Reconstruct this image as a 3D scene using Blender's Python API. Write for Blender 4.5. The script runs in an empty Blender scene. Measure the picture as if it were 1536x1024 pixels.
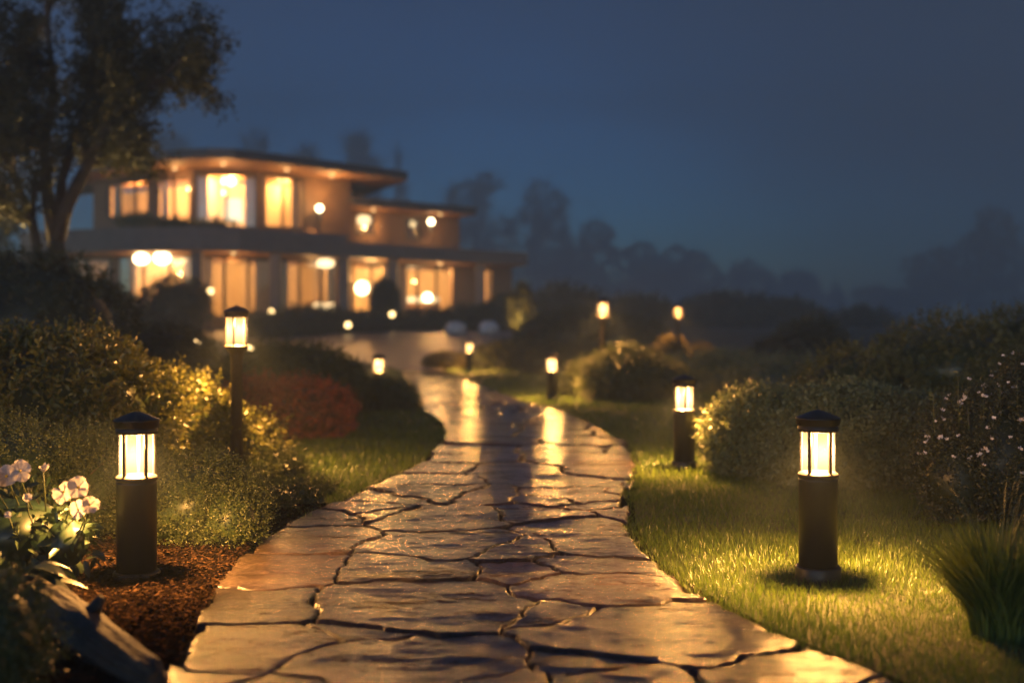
import bpy, bmesh, math, random
import numpy as np
from mathutils import Vector, Matrix, noise as mnoise

sc = bpy.context.scene
R = math.radians
F, H, HOR = 1707.0, 1.25, 497.0          # focal length in px of a 1536 px frame, eye height, horizon row

# ------------------------------------------------------------------ camera, sky, exposure
cam = bpy.data.cameras.new('camera')
cam_o = bpy.data.objects.new('camera', cam)
sc.collection.objects.link(cam_o)
cam_o.location = (0, 0, H)
cam_o.rotation_euler = (R(90), 0, 0)
cam.sensor_width = 36
cam.lens = 36 * F / 1536
cam.shift_y = -(512 - HOR) / 1536
cam.clip_start, cam.clip_end = 0.05, 1000
cam.dof.use_dof = True
cam.dof.focus_distance = 6.4
cam.dof.aperture_fstop = 0.92
sc.camera = cam_o

world = bpy.data.worlds.new('World')
sc.world = world
world.use_nodes = True
wn = world.node_tree
sky = wn.nodes.new('ShaderNodeTexSky')
sky.sky_type = 'NISHITA'
sky.sun_disc = False
sky.sun_elevation = R(2)
sky.sun_rotation = R(180)
sky.ozone_density = 6
sky.dust_density = 0.5
hsv = wn.nodes.new('ShaderNodeHueSaturation')
hsv.inputs['Saturation'].default_value = 0.95
wn.links.new(sky.outputs[0], hsv.inputs['Color'])
bg = wn.nodes['Background']
bg.inputs['Strength'].default_value = 0.15
wtc = wn.nodes.new('ShaderNodeTexCoord'); wsep = wn.nodes.new('ShaderNodeSeparateXYZ')
wn.links.new(wtc.outputs['Generated'], wsep.inputs[0])
wr = wn.nodes.new('ShaderNodeValToRGB'); wr.color_ramp.interpolation = 'EASE'
for e_, (p_, c_) in zip([wr.color_ramp.elements[0], wr.color_ramp.elements[1]], ((0.03, (2.2, 2.68, 2.68, 1)), (0.30, (0.28, 0.34, 0.36, 1)))): e_.position = p_; e_.color = c_
wn.links.new(wsep.outputs['Z'], wr.inputs[0])
wr2 = wn.nodes.new('ShaderNodeMapRange'); wr2.interpolation_type = 'SMOOTHSTEP'
for i_, v_ in ((1, -0.05), (2, 0.42), (3, 1.05), (4, 0.30)): wr2.inputs[i_].default_value = v_
wn.links.new(wsep.outputs['X'], wr2.inputs[0])
wm = wn.nodes.new('ShaderNodeMix'); wm.data_type = 'RGBA'; wm.blend_type = 'MULTIPLY'; wm.inputs[0].default_value = 1
wn.links.new(hsv.outputs[0], wm.inputs[6]); wn.links.new(wr.outputs[0], wm.inputs[7])
wm2 = wn.nodes.new('ShaderNodeVectorMath'); wm2.operation = 'SCALE'
wn.links.new(wm.outputs[2], wm2.inputs[0]); wn.links.new(wr2.outputs[0], wm2.inputs['Scale'])
wnz = wn.nodes.new('ShaderNodeTexNoise'); wnz.inputs['Scale'].default_value = 3.2; wnz.inputs['Detail'].default_value = 5
wmp = wn.nodes.new('ShaderNodeMapping'); wmp.inputs['Scale'].default_value = (1, 1, 2.4)
wn.links.new(wtc.outputs['Generated'], wmp.inputs[0]); wn.links.new(wmp.outputs[0], wnz.inputs['Vector'])
wmr = wn.nodes.new('ShaderNodeMapRange')
for i_, v_ in ((1, 0.3), (2, 0.7), (3, 0.80), (4, 1.20)): wmr.inputs[i_].default_value = v_
wn.links.new(wnz.outputs['Fac'], wmr.inputs[0])
wm3 = wn.nodes.new('ShaderNodeVectorMath'); wm3.operation = 'SCALE'
wn.links.new(wm2.outputs[0], wm3.inputs[0]); wn.links.new(wmr.outputs[0], wm3.inputs['Scale'])
wn.links.new(wm3.outputs[0], bg.inputs['Color'])

vs = sc.view_settings
vs.view_transform = 'Standard'
vs.look = 'None'
vs.exposure = 2.35
vs.gamma = 1.0
vs.use_curve_mapping = False
cy = sc.cycles
cy.use_denoising = True
cy.max_bounces = 6
cy.diffuse_bounces = 2
cy.glossy_bounces = 2
cy.transmission_bounces = 3
cy.transparent_max_bounces = 12
cy.volume_bounces = 0
cy.sample_clamp_indirect = 1.5
cy.caustics_reflective = False
cy.caustics_refractive = False

LAMP_W, LAMP_COL = 350.0, (1.0, 0.43, 0.10)

# ------------------------------------------------------------------ helpers
def sstep(a, b, x):
    t = np.clip((np.asarray(x, float) - a) / (b - a), 0, 1)
    return t * t * (3 - 2 * t)

def T(y):                                  # the ground rises towards the house
    return 1.45 * sstep(26, 56, y)

def G(px, py):                             # where a line of sight meets the ground
    lo, hi = 1.5, 60.0
    for _ in range(50):
        m = (lo + hi) / 2
        if HOR + F * (H - float(T(m))) / m > py: lo = m
        else: hi = m
    return ((px - 768) / F * lo, lo)

def P2(px, d): return ((px - 768) / F * d, d)
def P3(px, py, d): return ((px - 768) / F * d, d, H + (HOR - py) / F * d)

def hash01(ix, iy, iz, seed):
    with np.errstate(over='ignore'):
        h = (ix.astype(np.int64) * 374761393 + iy.astype(np.int64) * 668265263 + iz.astype(np.int64) * 2147483647 + seed * 974634777) & 0xffffffff
        h = ((h ^ (h >> 13)) * 1274126177) & 0xffffffff
        h = (h ^ (h >> 16)) & 0xffffff
    return h / float(0xffffff)

def vnoise(p, scale=1.0, seed=0):          # value noise in -1..1 for an (n,3) or (n,2) array
    p = np.asarray(p, float)
    if p.shape[1] == 2: p = np.c_[p, np.zeros(len(p))]
    q = p * scale
    i = np.floor(q).astype(np.int64); f = q - i; f = f * f * (3 - 2 * f)
    r = 0
    for a in (0, 1):
        for b in (0, 1):
            for c in (0, 1):
                w = (f[:, 0] if a else 1 - f[:, 0]) * (f[:, 1] if b else 1 - f[:, 1]) * (f[:, 2] if c else 1 - f[:, 2])
                r = r + w * hash01(i[:, 0] + a, i[:, 1] + b, i[:, 2] + c, seed)
    return r * 2 - 1

def fbm(p, scale=1.0, seed=0, octv=4, gain=0.5):
    r, a = 0, 1.0
    for k in range(octv):
        r = r + a * vnoise(p, scale * 2 ** k, seed + 17 * k); a *= gain
    return r

def norm(v): return v / np.maximum(np.linalg.norm(v, axis=1, keepdims=True), 1e-9)

def link(o, parent=None):
    sc.collection.objects.link(o)
    if parent is not None: o.parent = parent
    return o

def tag(o, label=None, cat=None, group=None, kind=None):
    if label: o['label'] = label
    if cat: o['category'] = cat
    if group: o['group'] = group
    if kind: o['kind'] = kind
    return o

def thing(name, label, cat, loc=(0, 0, 0), rz=0.0, group=None):
    o = bpy.data.objects.new(name, None)
    o.empty_display_size = 0.2
    sc.collection.objects.link(o)
    o.location = loc
    o.rotation_euler = (0, 0, rz)
    return tag(o, label, cat, group)

def copy_tree(o, parent=None):
    c = o.copy()
    sc.collection.objects.link(c)
    c.parent = parent
    for ch in [x for x in sc.objects if x.parent == o]: copy_tree(ch, c)
    return c

def np_mesh(name, V, faces, mat, parent=None, smooth=False, attrs=None, origin=None):
    V = np.asarray(V, np.float32)
    if origin is not None: V = V - np.asarray(origin, np.float32)
    if not isinstance(faces, list): faces = [faces]
    me = bpy.data.meshes.new(name)
    idx = np.concatenate([np.asarray(f, np.int32).ravel() for f in faces])
    tot = np.concatenate([np.full(len(f), f.shape[1], np.int32) for f in faces])
    st = np.concatenate([[0], np.cumsum(tot)[:-1]]).astype(np.int32)
    me.vertices.add(len(V)); me.vertices.foreach_set('co', V.ravel())
    me.loops.add(len(idx)); me.loops.foreach_set('vertex_index', idx)
    me.polygons.add(len(tot)); me.polygons.foreach_set('loop_start', st); me.polygons.foreach_set('loop_total', tot)
    if smooth: me.polygons.foreach_set('use_smooth', np.ones(len(tot), bool))
    for k, a in (attrs or {}).items():
        at = me.attributes.new(k, 'FLOAT', 'POINT'); at.data.foreach_set('value', np.asarray(a, np.float32))
    me.update(calc_edges=True); me.validate()
    me.materials.append(mat)
    return link(bpy.data.objects.new(name, me), parent)

class MB:
    def __init__(s): s.v, s.f, s.sm = [], [], []
    def add(s, vs_, fs, smooth=False):
        o = len(s.v); s.v += [tuple(v) for v in vs_]
        for f in fs: s.f.append(tuple(i + o for i in f)); s.sm.append(smooth)
        return s
    def box(s, x0, x1, y0, y1, z0, z1, M=None):
        c = [Vector((x, y, z)) for z in (z0, z1) for (x, y) in ((x0, y0), (x1, y0), (x1, y1), (x0, y1))]
        if M is not None: c = [M @ v for v in c]
        return s.add(c, [(3, 2, 1, 0), (4, 5, 6, 7), (0, 1, 5, 4), (1, 2, 6, 5), (2, 3, 7, 6), (3, 0, 4, 7)])
    def lathe(s, prof, n=40, c=(0, 0), smooth=True, cap0=True, cap1=True, wob=None):
        vs_, fs = [], []
        for r, z in prof:
            for k in range(n):
                a = 2 * math.pi * k / n; vs_.append((c[0] + r * math.cos(a), c[1] + r * math.sin(a), z))
        for i in range(len(prof) - 1):
            for k in range(n):
                k2 = (k + 1) % n; fs.append((i * n + k, i * n + k2, (i + 1) * n + k2, (i + 1) * n + k))
        if cap0: fs.append(tuple(range(n - 1, -1, -1)))
        if cap1: fs.append(tuple((len(prof) - 1) * n + k for k in range(n)))
        return s.add(vs_, fs, smooth)
    def tube(s, pts, rads, n=8, smooth=True):
        pts = [Vector(p) for p in pts]; vs_, fs = [], []
        up = Vector((0.13, 0.31, 0.94))
        for i, p in enumerate(pts):
            t = (pts[min(i + 1, len(pts) - 1)] - pts[max(i - 1, 0)]).normalized()
            a = t.cross(up)
            if a.length < 0.05: a = t.cross(Vector((1, 0, 0)))
            a.normalize(); b = t.cross(a)
            for k in range(n):
                w = 2 * math.pi * k / n
                vs_.append(p + (a * math.cos(w) + b * math.sin(w)) * rads[i])
        for i in range(len(pts) - 1):
            for k in range(n):
                k2 = (k + 1) % n; fs.append((i * n + k, i * n + k2, (i + 1) * n + k2, (i + 1) * n + k))
        fs.append(tuple(range(n - 1, -1, -1))); fs.append(tuple((len(pts) - 1) * n + k for k in range(n)))
        return s.add(vs_, fs, smooth)
    def prism(s, poly, z0, z1):
        n = len(poly)
        vs_ = [(x, y, z0) for x, y in poly] + [(x, y, z1) for x, y in poly]
        return s.add(vs_, [tuple(range(n - 1, -1, -1)), tuple(range(n, 2 * n))] + [(i, (i + 1) % n, n + (i + 1) % n, n + i) for i in range(n)])
    def ball(s, c, rx, ry=None, rz=None, n=20, m=12):
        ry = ry or rx; rz = rz or rx
        prof = [(math.sin(math.pi * i / m), -math.cos(math.pi * i / m)) for i in range(m + 1)]
        vs_, fs = [], []
        for r, z in prof:
            for k in range(n):
                a = 2 * math.pi * k / n; vs_.append((c[0] + rx * r * math.cos(a), c[1] + ry * r * math.sin(a), c[2] + rz * z))
        for i in range(m):
            for k in range(n):
                k2 = (k + 1) % n; fs.append((i * n + k, i * n + k2, (i + 1) * n + k2, (i + 1) * n + k))
        return s.add(vs_, fs, True)
    def build(s, name, mat, parent=None, origin=None, bevel=0):
        me = bpy.data.meshes.new(name)
        v = s.v if origin is None else [(a - origin[0], b - origin[1], c - origin[2]) for a, b, c in s.v]
        me.from_pydata(v, [], s.f); me.update()
        me.polygons.foreach_set('use_smooth', s.sm)
        me.materials.append(mat)
        o = link(bpy.data.objects.new(name, me), parent)
        if bevel:
            m = o.modifiers.new('bevel', 'BEVEL'); m.width = bevel; m.segments = 2; m.limit_method = 'ANGLE'
        return o

# ------------------------------------------------------------------ materials
def nmat(name):
    m = bpy.data.materials.new(name); m.use_nodes = True
    return m, m.node_tree, m.node_tree.nodes['Principled BSDF']

def node(nt, t, **kw):
    n = nt.nodes.new(t)
    for k, v in kw.items():
        if k in n.inputs: n.inputs[k].default_value = v
        else: setattr(n, k, v)
    return n

def ramp(nt, src, stops):
    r = nt.nodes.new('ShaderNodeValToRGB')
    el = r.color_ramp.elements
    while len(el) < len(stops): el.new(0.5)
    for e, (p, c) in zip(el, stops):
        e.position = p; e.color = (*c, 1) if len(c) == 3 else c
    nt.links.new(src, r.inputs[0])
    return r.outputs[0]

def noise_out(nt, scale, detail=4, rough=0.55, coord='Object'):
    tc = nt.nodes.new('ShaderNodeTexCoord')
    n = node(nt, 'ShaderNodeTexNoise', Scale=scale, Detail=detail, Roughness=rough)
    nt.links.new(tc.outputs[coord], n.inputs['Vector'])
    return n.outputs['Fac']

def add_bump(nt, p, src, strength, dist, prev=None):
    b = node(nt, 'ShaderNodeBump', Strength=strength, Distance=dist)
    nt.links.new(src, b.inputs['Height'])
    if prev is not None: nt.links.new(prev, b.inputs['Normal'])
    nt.links.new(b.outputs[0], p.inputs['Normal'])
    return b.outputs[0]

def simple(name, c1, c2, scale=8, rough=(0.4, 0.6), bump=0.2, bdist=0.01, metal=0.0, spec=0.5):
    m, nt, p = nmat(name)
    n = noise_out(nt, scale)
    nt.links.new(ramp(nt, n, [(0.3, c1), (0.7, c2)]), p.inputs['Base Color'])
    mr = node(nt, 'ShaderNodeMapRange'); mr.inputs[3].default_value, mr.inputs[4].default_value = rough
    nt.links.new(n, mr.inputs[0]); nt.links.new(mr.outputs[0], p.inputs['Roughness'])
    p.inputs['Metallic'].default_value = metal
    p.inputs['Specular IOR Level'].default_value = spec
    if bump: add_bump(nt, p, noise_out(nt, scale * 6), bump, bdist)
    return m

def foliage(name, dark, light, rough=0.42, trans=0.3, spec=0.5):
    m, nt, p = nmat(name)
    at = node(nt, 'ShaderNodeAttribute', attribute_name='tint')
    mid = tuple((a + b) / 2 for a, b in zip(dark, light))
    col = ramp(nt, at.outputs['Fac'], [(0.0, dark), (0.6, mid), (1.0, light)])
    nt.links.new(col, p.inputs['Base Color'])
    p.inputs['Roughness'].default_value = rough
    p.inputs['Specular IOR Level'].default_value = spec
    tr = nt.nodes.new('ShaderNodeBsdfTranslucent'); nt.links.new(col, tr.inputs['Color'])
    mx = node(nt, 'ShaderNodeMixShader'); mx.inputs[0].default_value = trans
    nt.links.new(p.outputs[0], mx.inputs[1]); nt.links.new(tr.outputs[0], mx.inputs[2])
    nt.links.new(mx.outputs[0], nt.nodes['Material Output'].inputs['Surface'])
    return m

def emit(name, col, strength):
    m = bpy.data.materials.new(name); m.use_nodes = True
    nt = m.node_tree; nt.nodes.remove(nt.nodes['Principled BSDF'])
    e = node(nt, 'ShaderNodeEmission'); e.inputs[0].default_value = (*col, 1); e.inputs[1].default_value = strength * .44
    nt.links.new(e.outputs[0], nt.nodes['Material Output'].inputs['Surface'])
    return m

M = {}
M['black'] = simple('black_powder_coat', (0.006, 0.006, 0.007), (0.011, 0.010, 0.010), 60, (0.36, 0.52), 0.25, 0.0006, 0.0, 0.35)
M['bronze'] = simple('dark_bronze_paint', (0.035, 0.026, 0.018), (0.060, 0.042, 0.028), 50, (0.35, 0.5), 0.25, 0.0006)
M['grass'] = foliage('grass_blades', (0.036, 0.086, 0.008), (0.150, 0.210, 0.028), 0.36, 0.45)
M['hedge'] = foliage('hedge_leaves', (0.034, 0.052, 0.012), (0.170, 0.160, 0.034), 0.36, 0.32)
M['thyme'] = foliage('small_leaves', (0.040, 0.066, 0.020), (0.130, 0.150, 0.050), 0.40, 0.3)
M['dark_leaf'] = foliage('dark_leaves', (0.018, 0.028, 0.012), (0.052, 0.060, 0.022), 0.45, 0.25)
M['red_leaf'] = foliage('red_leaves', (0.055, 0.018, 0.009), (0.440, 0.105, 0.042), 0.45, 0.3)
M['green_leaf'] = foliage('green_leaves', (0.026, 0.046, 0.014), (0.085, 0.100, 0.028), 0.42, 0.28)
M['grey_leaf'] = foliage('grey_green_leaves', (0.055, 0.088, 0.034), (0.220, 0.245, 0.110), 0.45, 0.28)
M['reed'] = foliage('reed_blades', (0.045, 0.085, 0.014), (0.200, 0.240, 0.050), 0.4, 0.4)
M['hosta'] = foliage('broad_leaves', (0.009, 0.022, 0.010), (0.028, 0.045, 0.018), 0.4, 0.1)
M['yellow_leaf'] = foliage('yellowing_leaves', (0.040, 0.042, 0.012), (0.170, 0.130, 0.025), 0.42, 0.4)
M['tree_leaf'] = foliage('tall_tree_leaves', (0.018, 0.022, 0.010), (0.085, 0.072, 0.018), 0.5, 0.4)
M['far_leaf'] = foliage('far_tree_leaves', (0.020, 0.030, 0.018), (0.050, 0.062, 0.034), 0.6, 0.2)
M['petal'] = foliage('white_petals', (0.36, 0.33, 0.33), (0.50, 0.47, 0.47), 0.55, 0.35, 0.3)
M['small_petal'] = foliage('small_white_petals', (0.66, 0.64, 0.66), (0.82, 0.80, 0.82), 0.55, 0.3, 0.3)
M['pollen'] = simple('yellow_flower_centre', (0.55, 0.38, 0.05), (0.65, 0.46, 0.08), 200, (0.6, 0.8), 0)
M['bark'] = simple('tree_bark', (0.028, 0.021, 0.016), (0.070, 0.052, 0.038), 9, (0.7, 0.9), 0.8, 0.02)
M['stem'] = simple('green_stems', (0.035, 0.050, 0.018), (0.060, 0.070, 0.025), 20, (0.5, 0.7), 0)
M['chips'] = foliage('bark_chips', (0.003, 0.0022, 0.0017), (0.046, 0.026, 0.014), 0.85, 0.0, 0.0)
M['mulch'] = simple('mulch_soil', (0.004, 0.0026, 0.002), (0.013, 0.0075, 0.005), 45, (0.8, 0.95), 0.9, 0.015, 0.0, 0.0)
M['soil'] = simple('lawn_soil', (0.014, 0.018, 0.007), (0.035, 0.045, 0.014), 6, (0.75, 0.95), 0.8, 0.02)

def lantern_glass():
    m = bpy.data.materials.new('frosted_lantern_glass'); m.use_nodes = True
    nt = m.node_tree; nt.nodes.remove(nt.nodes['Principled BSDF'])
    t = node(nt, 'ShaderNodeBsdfTransparent'); t.inputs[0].default_value = (0.95, 0.95, 0.93, 1)
    tr = node(nt, 'ShaderNodeBsdfTranslucent'); tr.inputs[0].default_value = (0.0017, 0.0022, 0.0036, 1)
    mx = node(nt, 'ShaderNodeMixShader'); mx.inputs[0].default_value = 0.75
    nt.links.new(t.outputs[0], mx.inputs[1]); nt.links.new(tr.outputs[0], mx.inputs[2])
    nt.links.new(mx.outputs[0], nt.nodes['Material Output'].inputs['Surface'])
    return m
M['glass'] = lantern_glass()

def pane_glass():
    m = bpy.data.materials.new('window_glass'); m.use_nodes = True
    nt = m.node_tree; nt.nodes.remove(nt.nodes['Principled BSDF'])
    t = node(nt, 'ShaderNodeBsdfTransparent'); t.inputs[0].default_value = (0.93, 0.93, 0.91, 1)
    g = node(nt, 'ShaderNodeBsdfGlossy'); g.inputs['Roughness'].default_value = 0.05
    mx = node(nt, 'ShaderNodeMixShader'); mx.inputs[0].default_value = 0.07
    nt.links.new(t.outputs[0], mx.inputs[1]); nt.links.new(g.outputs[0], mx.inputs[2])
    nt.links.new(mx.outputs[0], nt.nodes['Material Output'].inputs['Surface'])
    return m
M['pane'] = pane_glass()

def stone_mat():
    m, nt, p = nmat('wet_flagstone')
    at = node(nt, 'ShaderNodeAttribute', attribute_name='tint')
    jo = node(nt, 'ShaderNodeAttribute', attribute_name='joint')
    base = ramp(nt, at.outputs['Fac'], [(0.0, (0.016, 0.0145, 0.014)), (0.5, (0.030, 0.0235, 0.0195)), (1.0, (0.060, 0.043, 0.031))])
    n1 = noise_out(nt, 5.5, 6, 0.62)
    mot = ramp(nt, n1, [(0.28, (0.36, 0.34, 0.34)), (0.52, (1, 1, 1)), (0.74, (1.55, 1.40, 1.22))])
    gr = ramp(nt, noise_out(nt, 48, 4, 0.7), [(0.32, (0.42, 0.41, 0.40)), (0.55, (1, 1, 1)), (0.72, (1.5, 1.45, 1.4))])
    mg = node(nt, 'ShaderNodeMix', data_type='RGBA', blend_type='MULTIPLY'); mg.inputs[0].default_value = 1
    nt.links.new(mot, mg.inputs[6]); nt.links.new(gr, mg.inputs[7]); mot = mg.outputs[2]
    mx = node(nt, 'ShaderNodeMix', data_type='RGBA', blend_type='MULTIPLY'); mx.inputs[0].default_value = 1
    nt.links.new(base, mx.inputs[6]); nt.links.new(mot, mx.inputs[7])
    mj = node(nt, 'ShaderNodeMix', data_type='RGBA')
    nt.links.new(jo.outputs['Fac'], mj.inputs[0]); nt.links.new(mx.outputs[2], mj.inputs[6]); mj.inputs[7].default_value = (0.012, 0.010, 0.007, 1)
    nt.links.new(mj.outputs[2], p.inputs['Base Color'])
    p.inputs['Specular IOR Level'].default_value = 0.3
    tc = nt.nodes.new('ShaderNodeTexCoord')
    mp = node(nt, 'ShaderNodeMapping'); mp.inputs['Scale'].default_value = (0.5, 1.3, 1)
    nt.links.new(tc.outputs['Object'], mp.inputs[0])
    def nz(sc_, det, ro, src=mp): 
        q = node(nt, 'ShaderNodeTexNoise', Scale=sc_, Detail=det, Roughness=ro); nt.links.new(src.outputs[0], q.inputs['Vector']); return q.outputs['Fac']
    def math_(op, x, y):
        q = node(nt, 'ShaderNodeMath', operation=op)
        for i, v in enumerate((x, y)):
            if isinstance(v, (int, float)): q.inputs[i].default_value = v
            else: nt.links.new(v, q.inputs[i])
        return q.outputs[0]
    big, grit = nz(2.6, 5, .6), nz(34, 6, .72)
    wet = node(nt, 'ShaderNodeMapRange'); wet.interpolation_type = 'SMOOTHSTEP'
    wet.inputs[1].default_value, wet.inputs[2].default_value = 0.70, 0.98; wet.inputs[3].default_value, wet.inputs[4].default_value = 0.0, 1.0
    nt.links.new(math_('ADD', big, math_('MULTIPLY', grit, 1.0)), wet.inputs[0])
    wj = math_('MULTIPLY', wet.outputs[0], math_('SUBTRACT', 1.0, jo.outputs['Fac']))
    mr = node(nt, 'ShaderNodeMapRange'); mr.inputs[3].default_value, mr.inputs[4].default_value = 0.30, 0.11
    nt.links.new(wet.outputs[0], mr.inputs[0]); nt.links.new(mr.outputs[0], p.inputs['Roughness'])
    pr = add_bump(nt, p, nz(16, 6, .66), 0.40, 0.013)
    pr = add_bump(nt, p, nz(60, 5, .7), 0.5, 0.005, pr)
    pr = add_bump(nt, p, nz(210, 2, .6), 0.25, 0.0010, pr)
    df = node(nt, 'ShaderNodeBsdfDiffuse'); nt.links.new(mj.outputs[2], df.inputs['Color']); nt.links.new(pr, df.inputs['Normal'])
    ms = node(nt, 'ShaderNodeMixShader'); nt.links.new(wj, ms.inputs[0]); nt.links.new(df.outputs[0], ms.inputs[1]); nt.links.new(p.outputs[0], ms.inputs[2])
    nt.links.new(ms.outputs[0], nt.nodes['Material Output'].inputs['Surface'])
    return m
M['stone'] = stone_mat()
M['forecourt'] = simple('wet_grey_paving', (0.035, 0.034, 0.034), (0.09, 0.086, 0.082), 2.4, (0.22, 0.55), 0.8, 0.05, 0.0, 0.4)
M['log'] = simple('weathered_wood', (0.012, 0.010, 0.008), (0.062, 0.047, 0.034), 11, (0.6, 0.85), 0.9, 0.02)
M['render_wall'] = simple('warm_rendered_wall', (0.13, 0.076, 0.042), (0.17, 0.102, 0.058), 2.0, (0.75, 0.9), 0.2, 0.01)
M['inner'] = simple('interior_plaster', (0.50, 0.40, 0.27), (0.58, 0.47, 0.32), 1.0, (0.8, 0.9), 0)
M['concrete'] = simple('grey_concrete', (0.10, 0.085, 0.08), (0.14, 0.12, 0.115), 3.0, (0.7, 0.85), 0.25, 0.01)
M['roof'] = simple('dark_roofing', (0.045, 0.042, 0.045), (0.075, 0.07, 0.072), 2.0, (0.5, 0.7), 0.2, 0.01)
M['wood'] = simple('timber_soffit', (0.20, 0.105, 0.05), (0.30, 0.165, 0.08), 3.0, (0.5, 0.7), 0.2, 0.01)
M['frame'] = simple('dark_window_frame', (0.030, 0.024, 0.020), (0.045, 0.036, 0.03), 12, (0.4, 0.6), 0)
M['curtain'] = simple('linen_curtain', (0.55, 0.44, 0.29), (0.66, 0.53, 0.36), 3, (0.85, 0.95), 0)
M['pot'] = simple('pale_stone', (0.34, 0.34, 0.35), (0.46, 0.46, 0.47), 6, (0.6, 0.8), 0.4, 0.01)
M['globe'] = emit('lit_globe', (1.0, 0.70, 0.34), 9.0)
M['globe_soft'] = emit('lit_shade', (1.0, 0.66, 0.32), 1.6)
M['bulb_small'] = emit('small_lit_bulb', (1.0, 0.62, 0.24), 3.2)

def point(parent, loc, watts, col, radius):
    l = bpy.data.lights.new('lamp_light', 'POINT'); l.energy = watts; l.color = col; l.shadow_soft_size = radius
    o = bpy.data.objects.new('lamp_light', l); o.location = loc
    return link(o, parent)

# ------------------------------------------------------------------ ground, path, forecourt
LEFT_PX = [(250, 1024), (253.5, 1011), (274, 946), (284, 930), (311, 891), (341, 852), (368, 819), (416, 791), (487, 757), (562, 723), (633, 690), (658, 663),
           (663, 644), (650, 628), (632, 614), (622, 597), (610, 575), (598, 556)]
RIGHT_PX = [(1400, 1024), (1300, 999), (1208, 970), (1174, 946), (1120, 923), (1069, 896), (1035, 875), (988, 848), (956, 808), (944, 774), (946, 740), (957, 712),
            (957, 679), (939, 660), (895, 636), (857, 620), (795, 604), (754, 589), (714, 573), (672, 556)]
_l = np.array([G(*p) for p in LEFT_PX]); _r = np.array([G(*p) for p in RIGHT_PX])
_l = np.vstack([[(-1.25, 0.5)], _l]); _r = np.vstack([[(1.62, 0.5)], _r])
def smooth_edge(a):
    d = np.linspace(0.5, a[-1, 1], 400); x = np.interp(d, a[:, 1], a[:, 0])
    for _ in range(3):
        xp = np.pad(x, 3, mode='edge'); x = sum(xp[i:i + len(x)] for i in range(7)) / 7
    return d, x
DL, XL_ = smooth_edge(_l); DR, XR_ = smooth_edge(_r)
def xL(d): return np.interp(d, DL, XL_)
def xR(d): return np.interp(d, DR, XR_)
PATH_END = float(min(_l[-1, 1], _r[-1, 1]))

def grid_faces(nr, nc):
    i = np.arange(nr - 1)[:, None] * nc + np.arange(nc - 1)[None, :]
    i = i.ravel()
    return np.c_[i, i + 1, i + nc + 1, i + nc]

# ground sheet: fine near the camera, coarse far away
gy = np.concatenate([np.arange(-12, 3, 1.5), np.arange(3, 30, 0.3), np.arange(30, 70, 1.0), np.linspace(70, 778, 64)])
gx = np.concatenate([np.linspace(-358, -20, 50), np.arange(-19, -7, 0.6), np.arange(-7, 8, 0.25), np.arange(8, 20, 0.6), np.linspace(21, 358, 50)])
XX, YY = np.meshgrid(gx, gy)
gp = np.c_[XX.ravel(), YY.ravel()]
gz = T(gp[:, 1]) - 0.035 + 0.012 * fbm(gp, 1.3, 3, 3)
np_mesh('ground', np.c_[gp, gz], grid_faces(len(gy), len(gx)), M['soil'], smooth=True)['kind'] = 'structure'

# flagstone path as real relief: stones from seeds, grooves between them
near_sites = [(370, 980, .36), (290, 1030, .3), (562, 952, .12), (600, 1005, .5), (905, 1018, .1), (1000, 948, .55), (1180, 1012, .42), (960, 1045, .35), (760, 1060, .4), (420, 1065, .4), (1330, 1050, .35),
              (370, 912, .30), (640, 908, .56), (430, 857, .34), (598, 854, .30), (800, 862, .22), (900, 884, .50), (840, 915, .12), (462, 809, .34), (668, 818, .42), (770, 826, .26), (905, 824, .34),
              (862, 791, .30), (655, 778, .48), (482, 780, .26), (800, 770, .2), (915, 762, .3), (590, 748, .34), (720, 745, .36), (830, 748, .3), (560, 765, .2), (900, 850, .3)]
S = []
for px, py, r in near_sites:
    x, d = G(px, min(py, 1060)); S.append((x, d, r))
rs = np.random.default_rng(5)
d = 7.75
while d < 34:
    step = 0.58 + 0.25 * rs.random() + 0.012 * d
    x = float(xL(d)) - 0.2 + 0.5 * rs.random()
    while x < float(xR(d)) + 0.3:
        w = 0.55 + 0.75 * rs.random()
        S.append((x + w / 2, d + step * 0.35 * (rs.random() - .5), 0.3 + 0.18 * rs.random())); x += w
    d += step
for yy in np.arange(0.4, 3.7, 0.8):
    for xx in np.arange(-1.4, 2.0, 0.9): S.append((xx + .3 * rs.random(), yy + .3 * rs.random(), .35))
S = np.array(S)
dv = [1.0]
while dv[-1] < PATH_END: dv.append(dv[-1] + (0.05 if dv[-1] < 3.5 else max(0.0095, 0.00025 * dv[-1] ** 2)))
dv = np.array(dv); NC = 310
sv = np.linspace(-0.015, 1.015, NC)
LX, RX = xL(dv), xR(dv)
PX = LX[:, None] + (RX - LX)[:, None] * sv[None, :]
PY = np.repeat(dv[:, None], NC, 1)
pp = np.c_[PX.ravel(), PY.ravel()]
warp = np.c_[fbm(pp, 2.6, 11, 4), fbm(pp, 2.6, 51, 4)] * 0.075 + np.c_[fbm(pp, 14, 71, 2), fbm(pp, 14, 91, 2)] * 0.010
wp = pp + warp
F1 = np.full(len(pp), 1e9); F2 = F1.copy(); I1 = np.zeros(len(pp), int); I2 = I1.copy()
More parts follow.
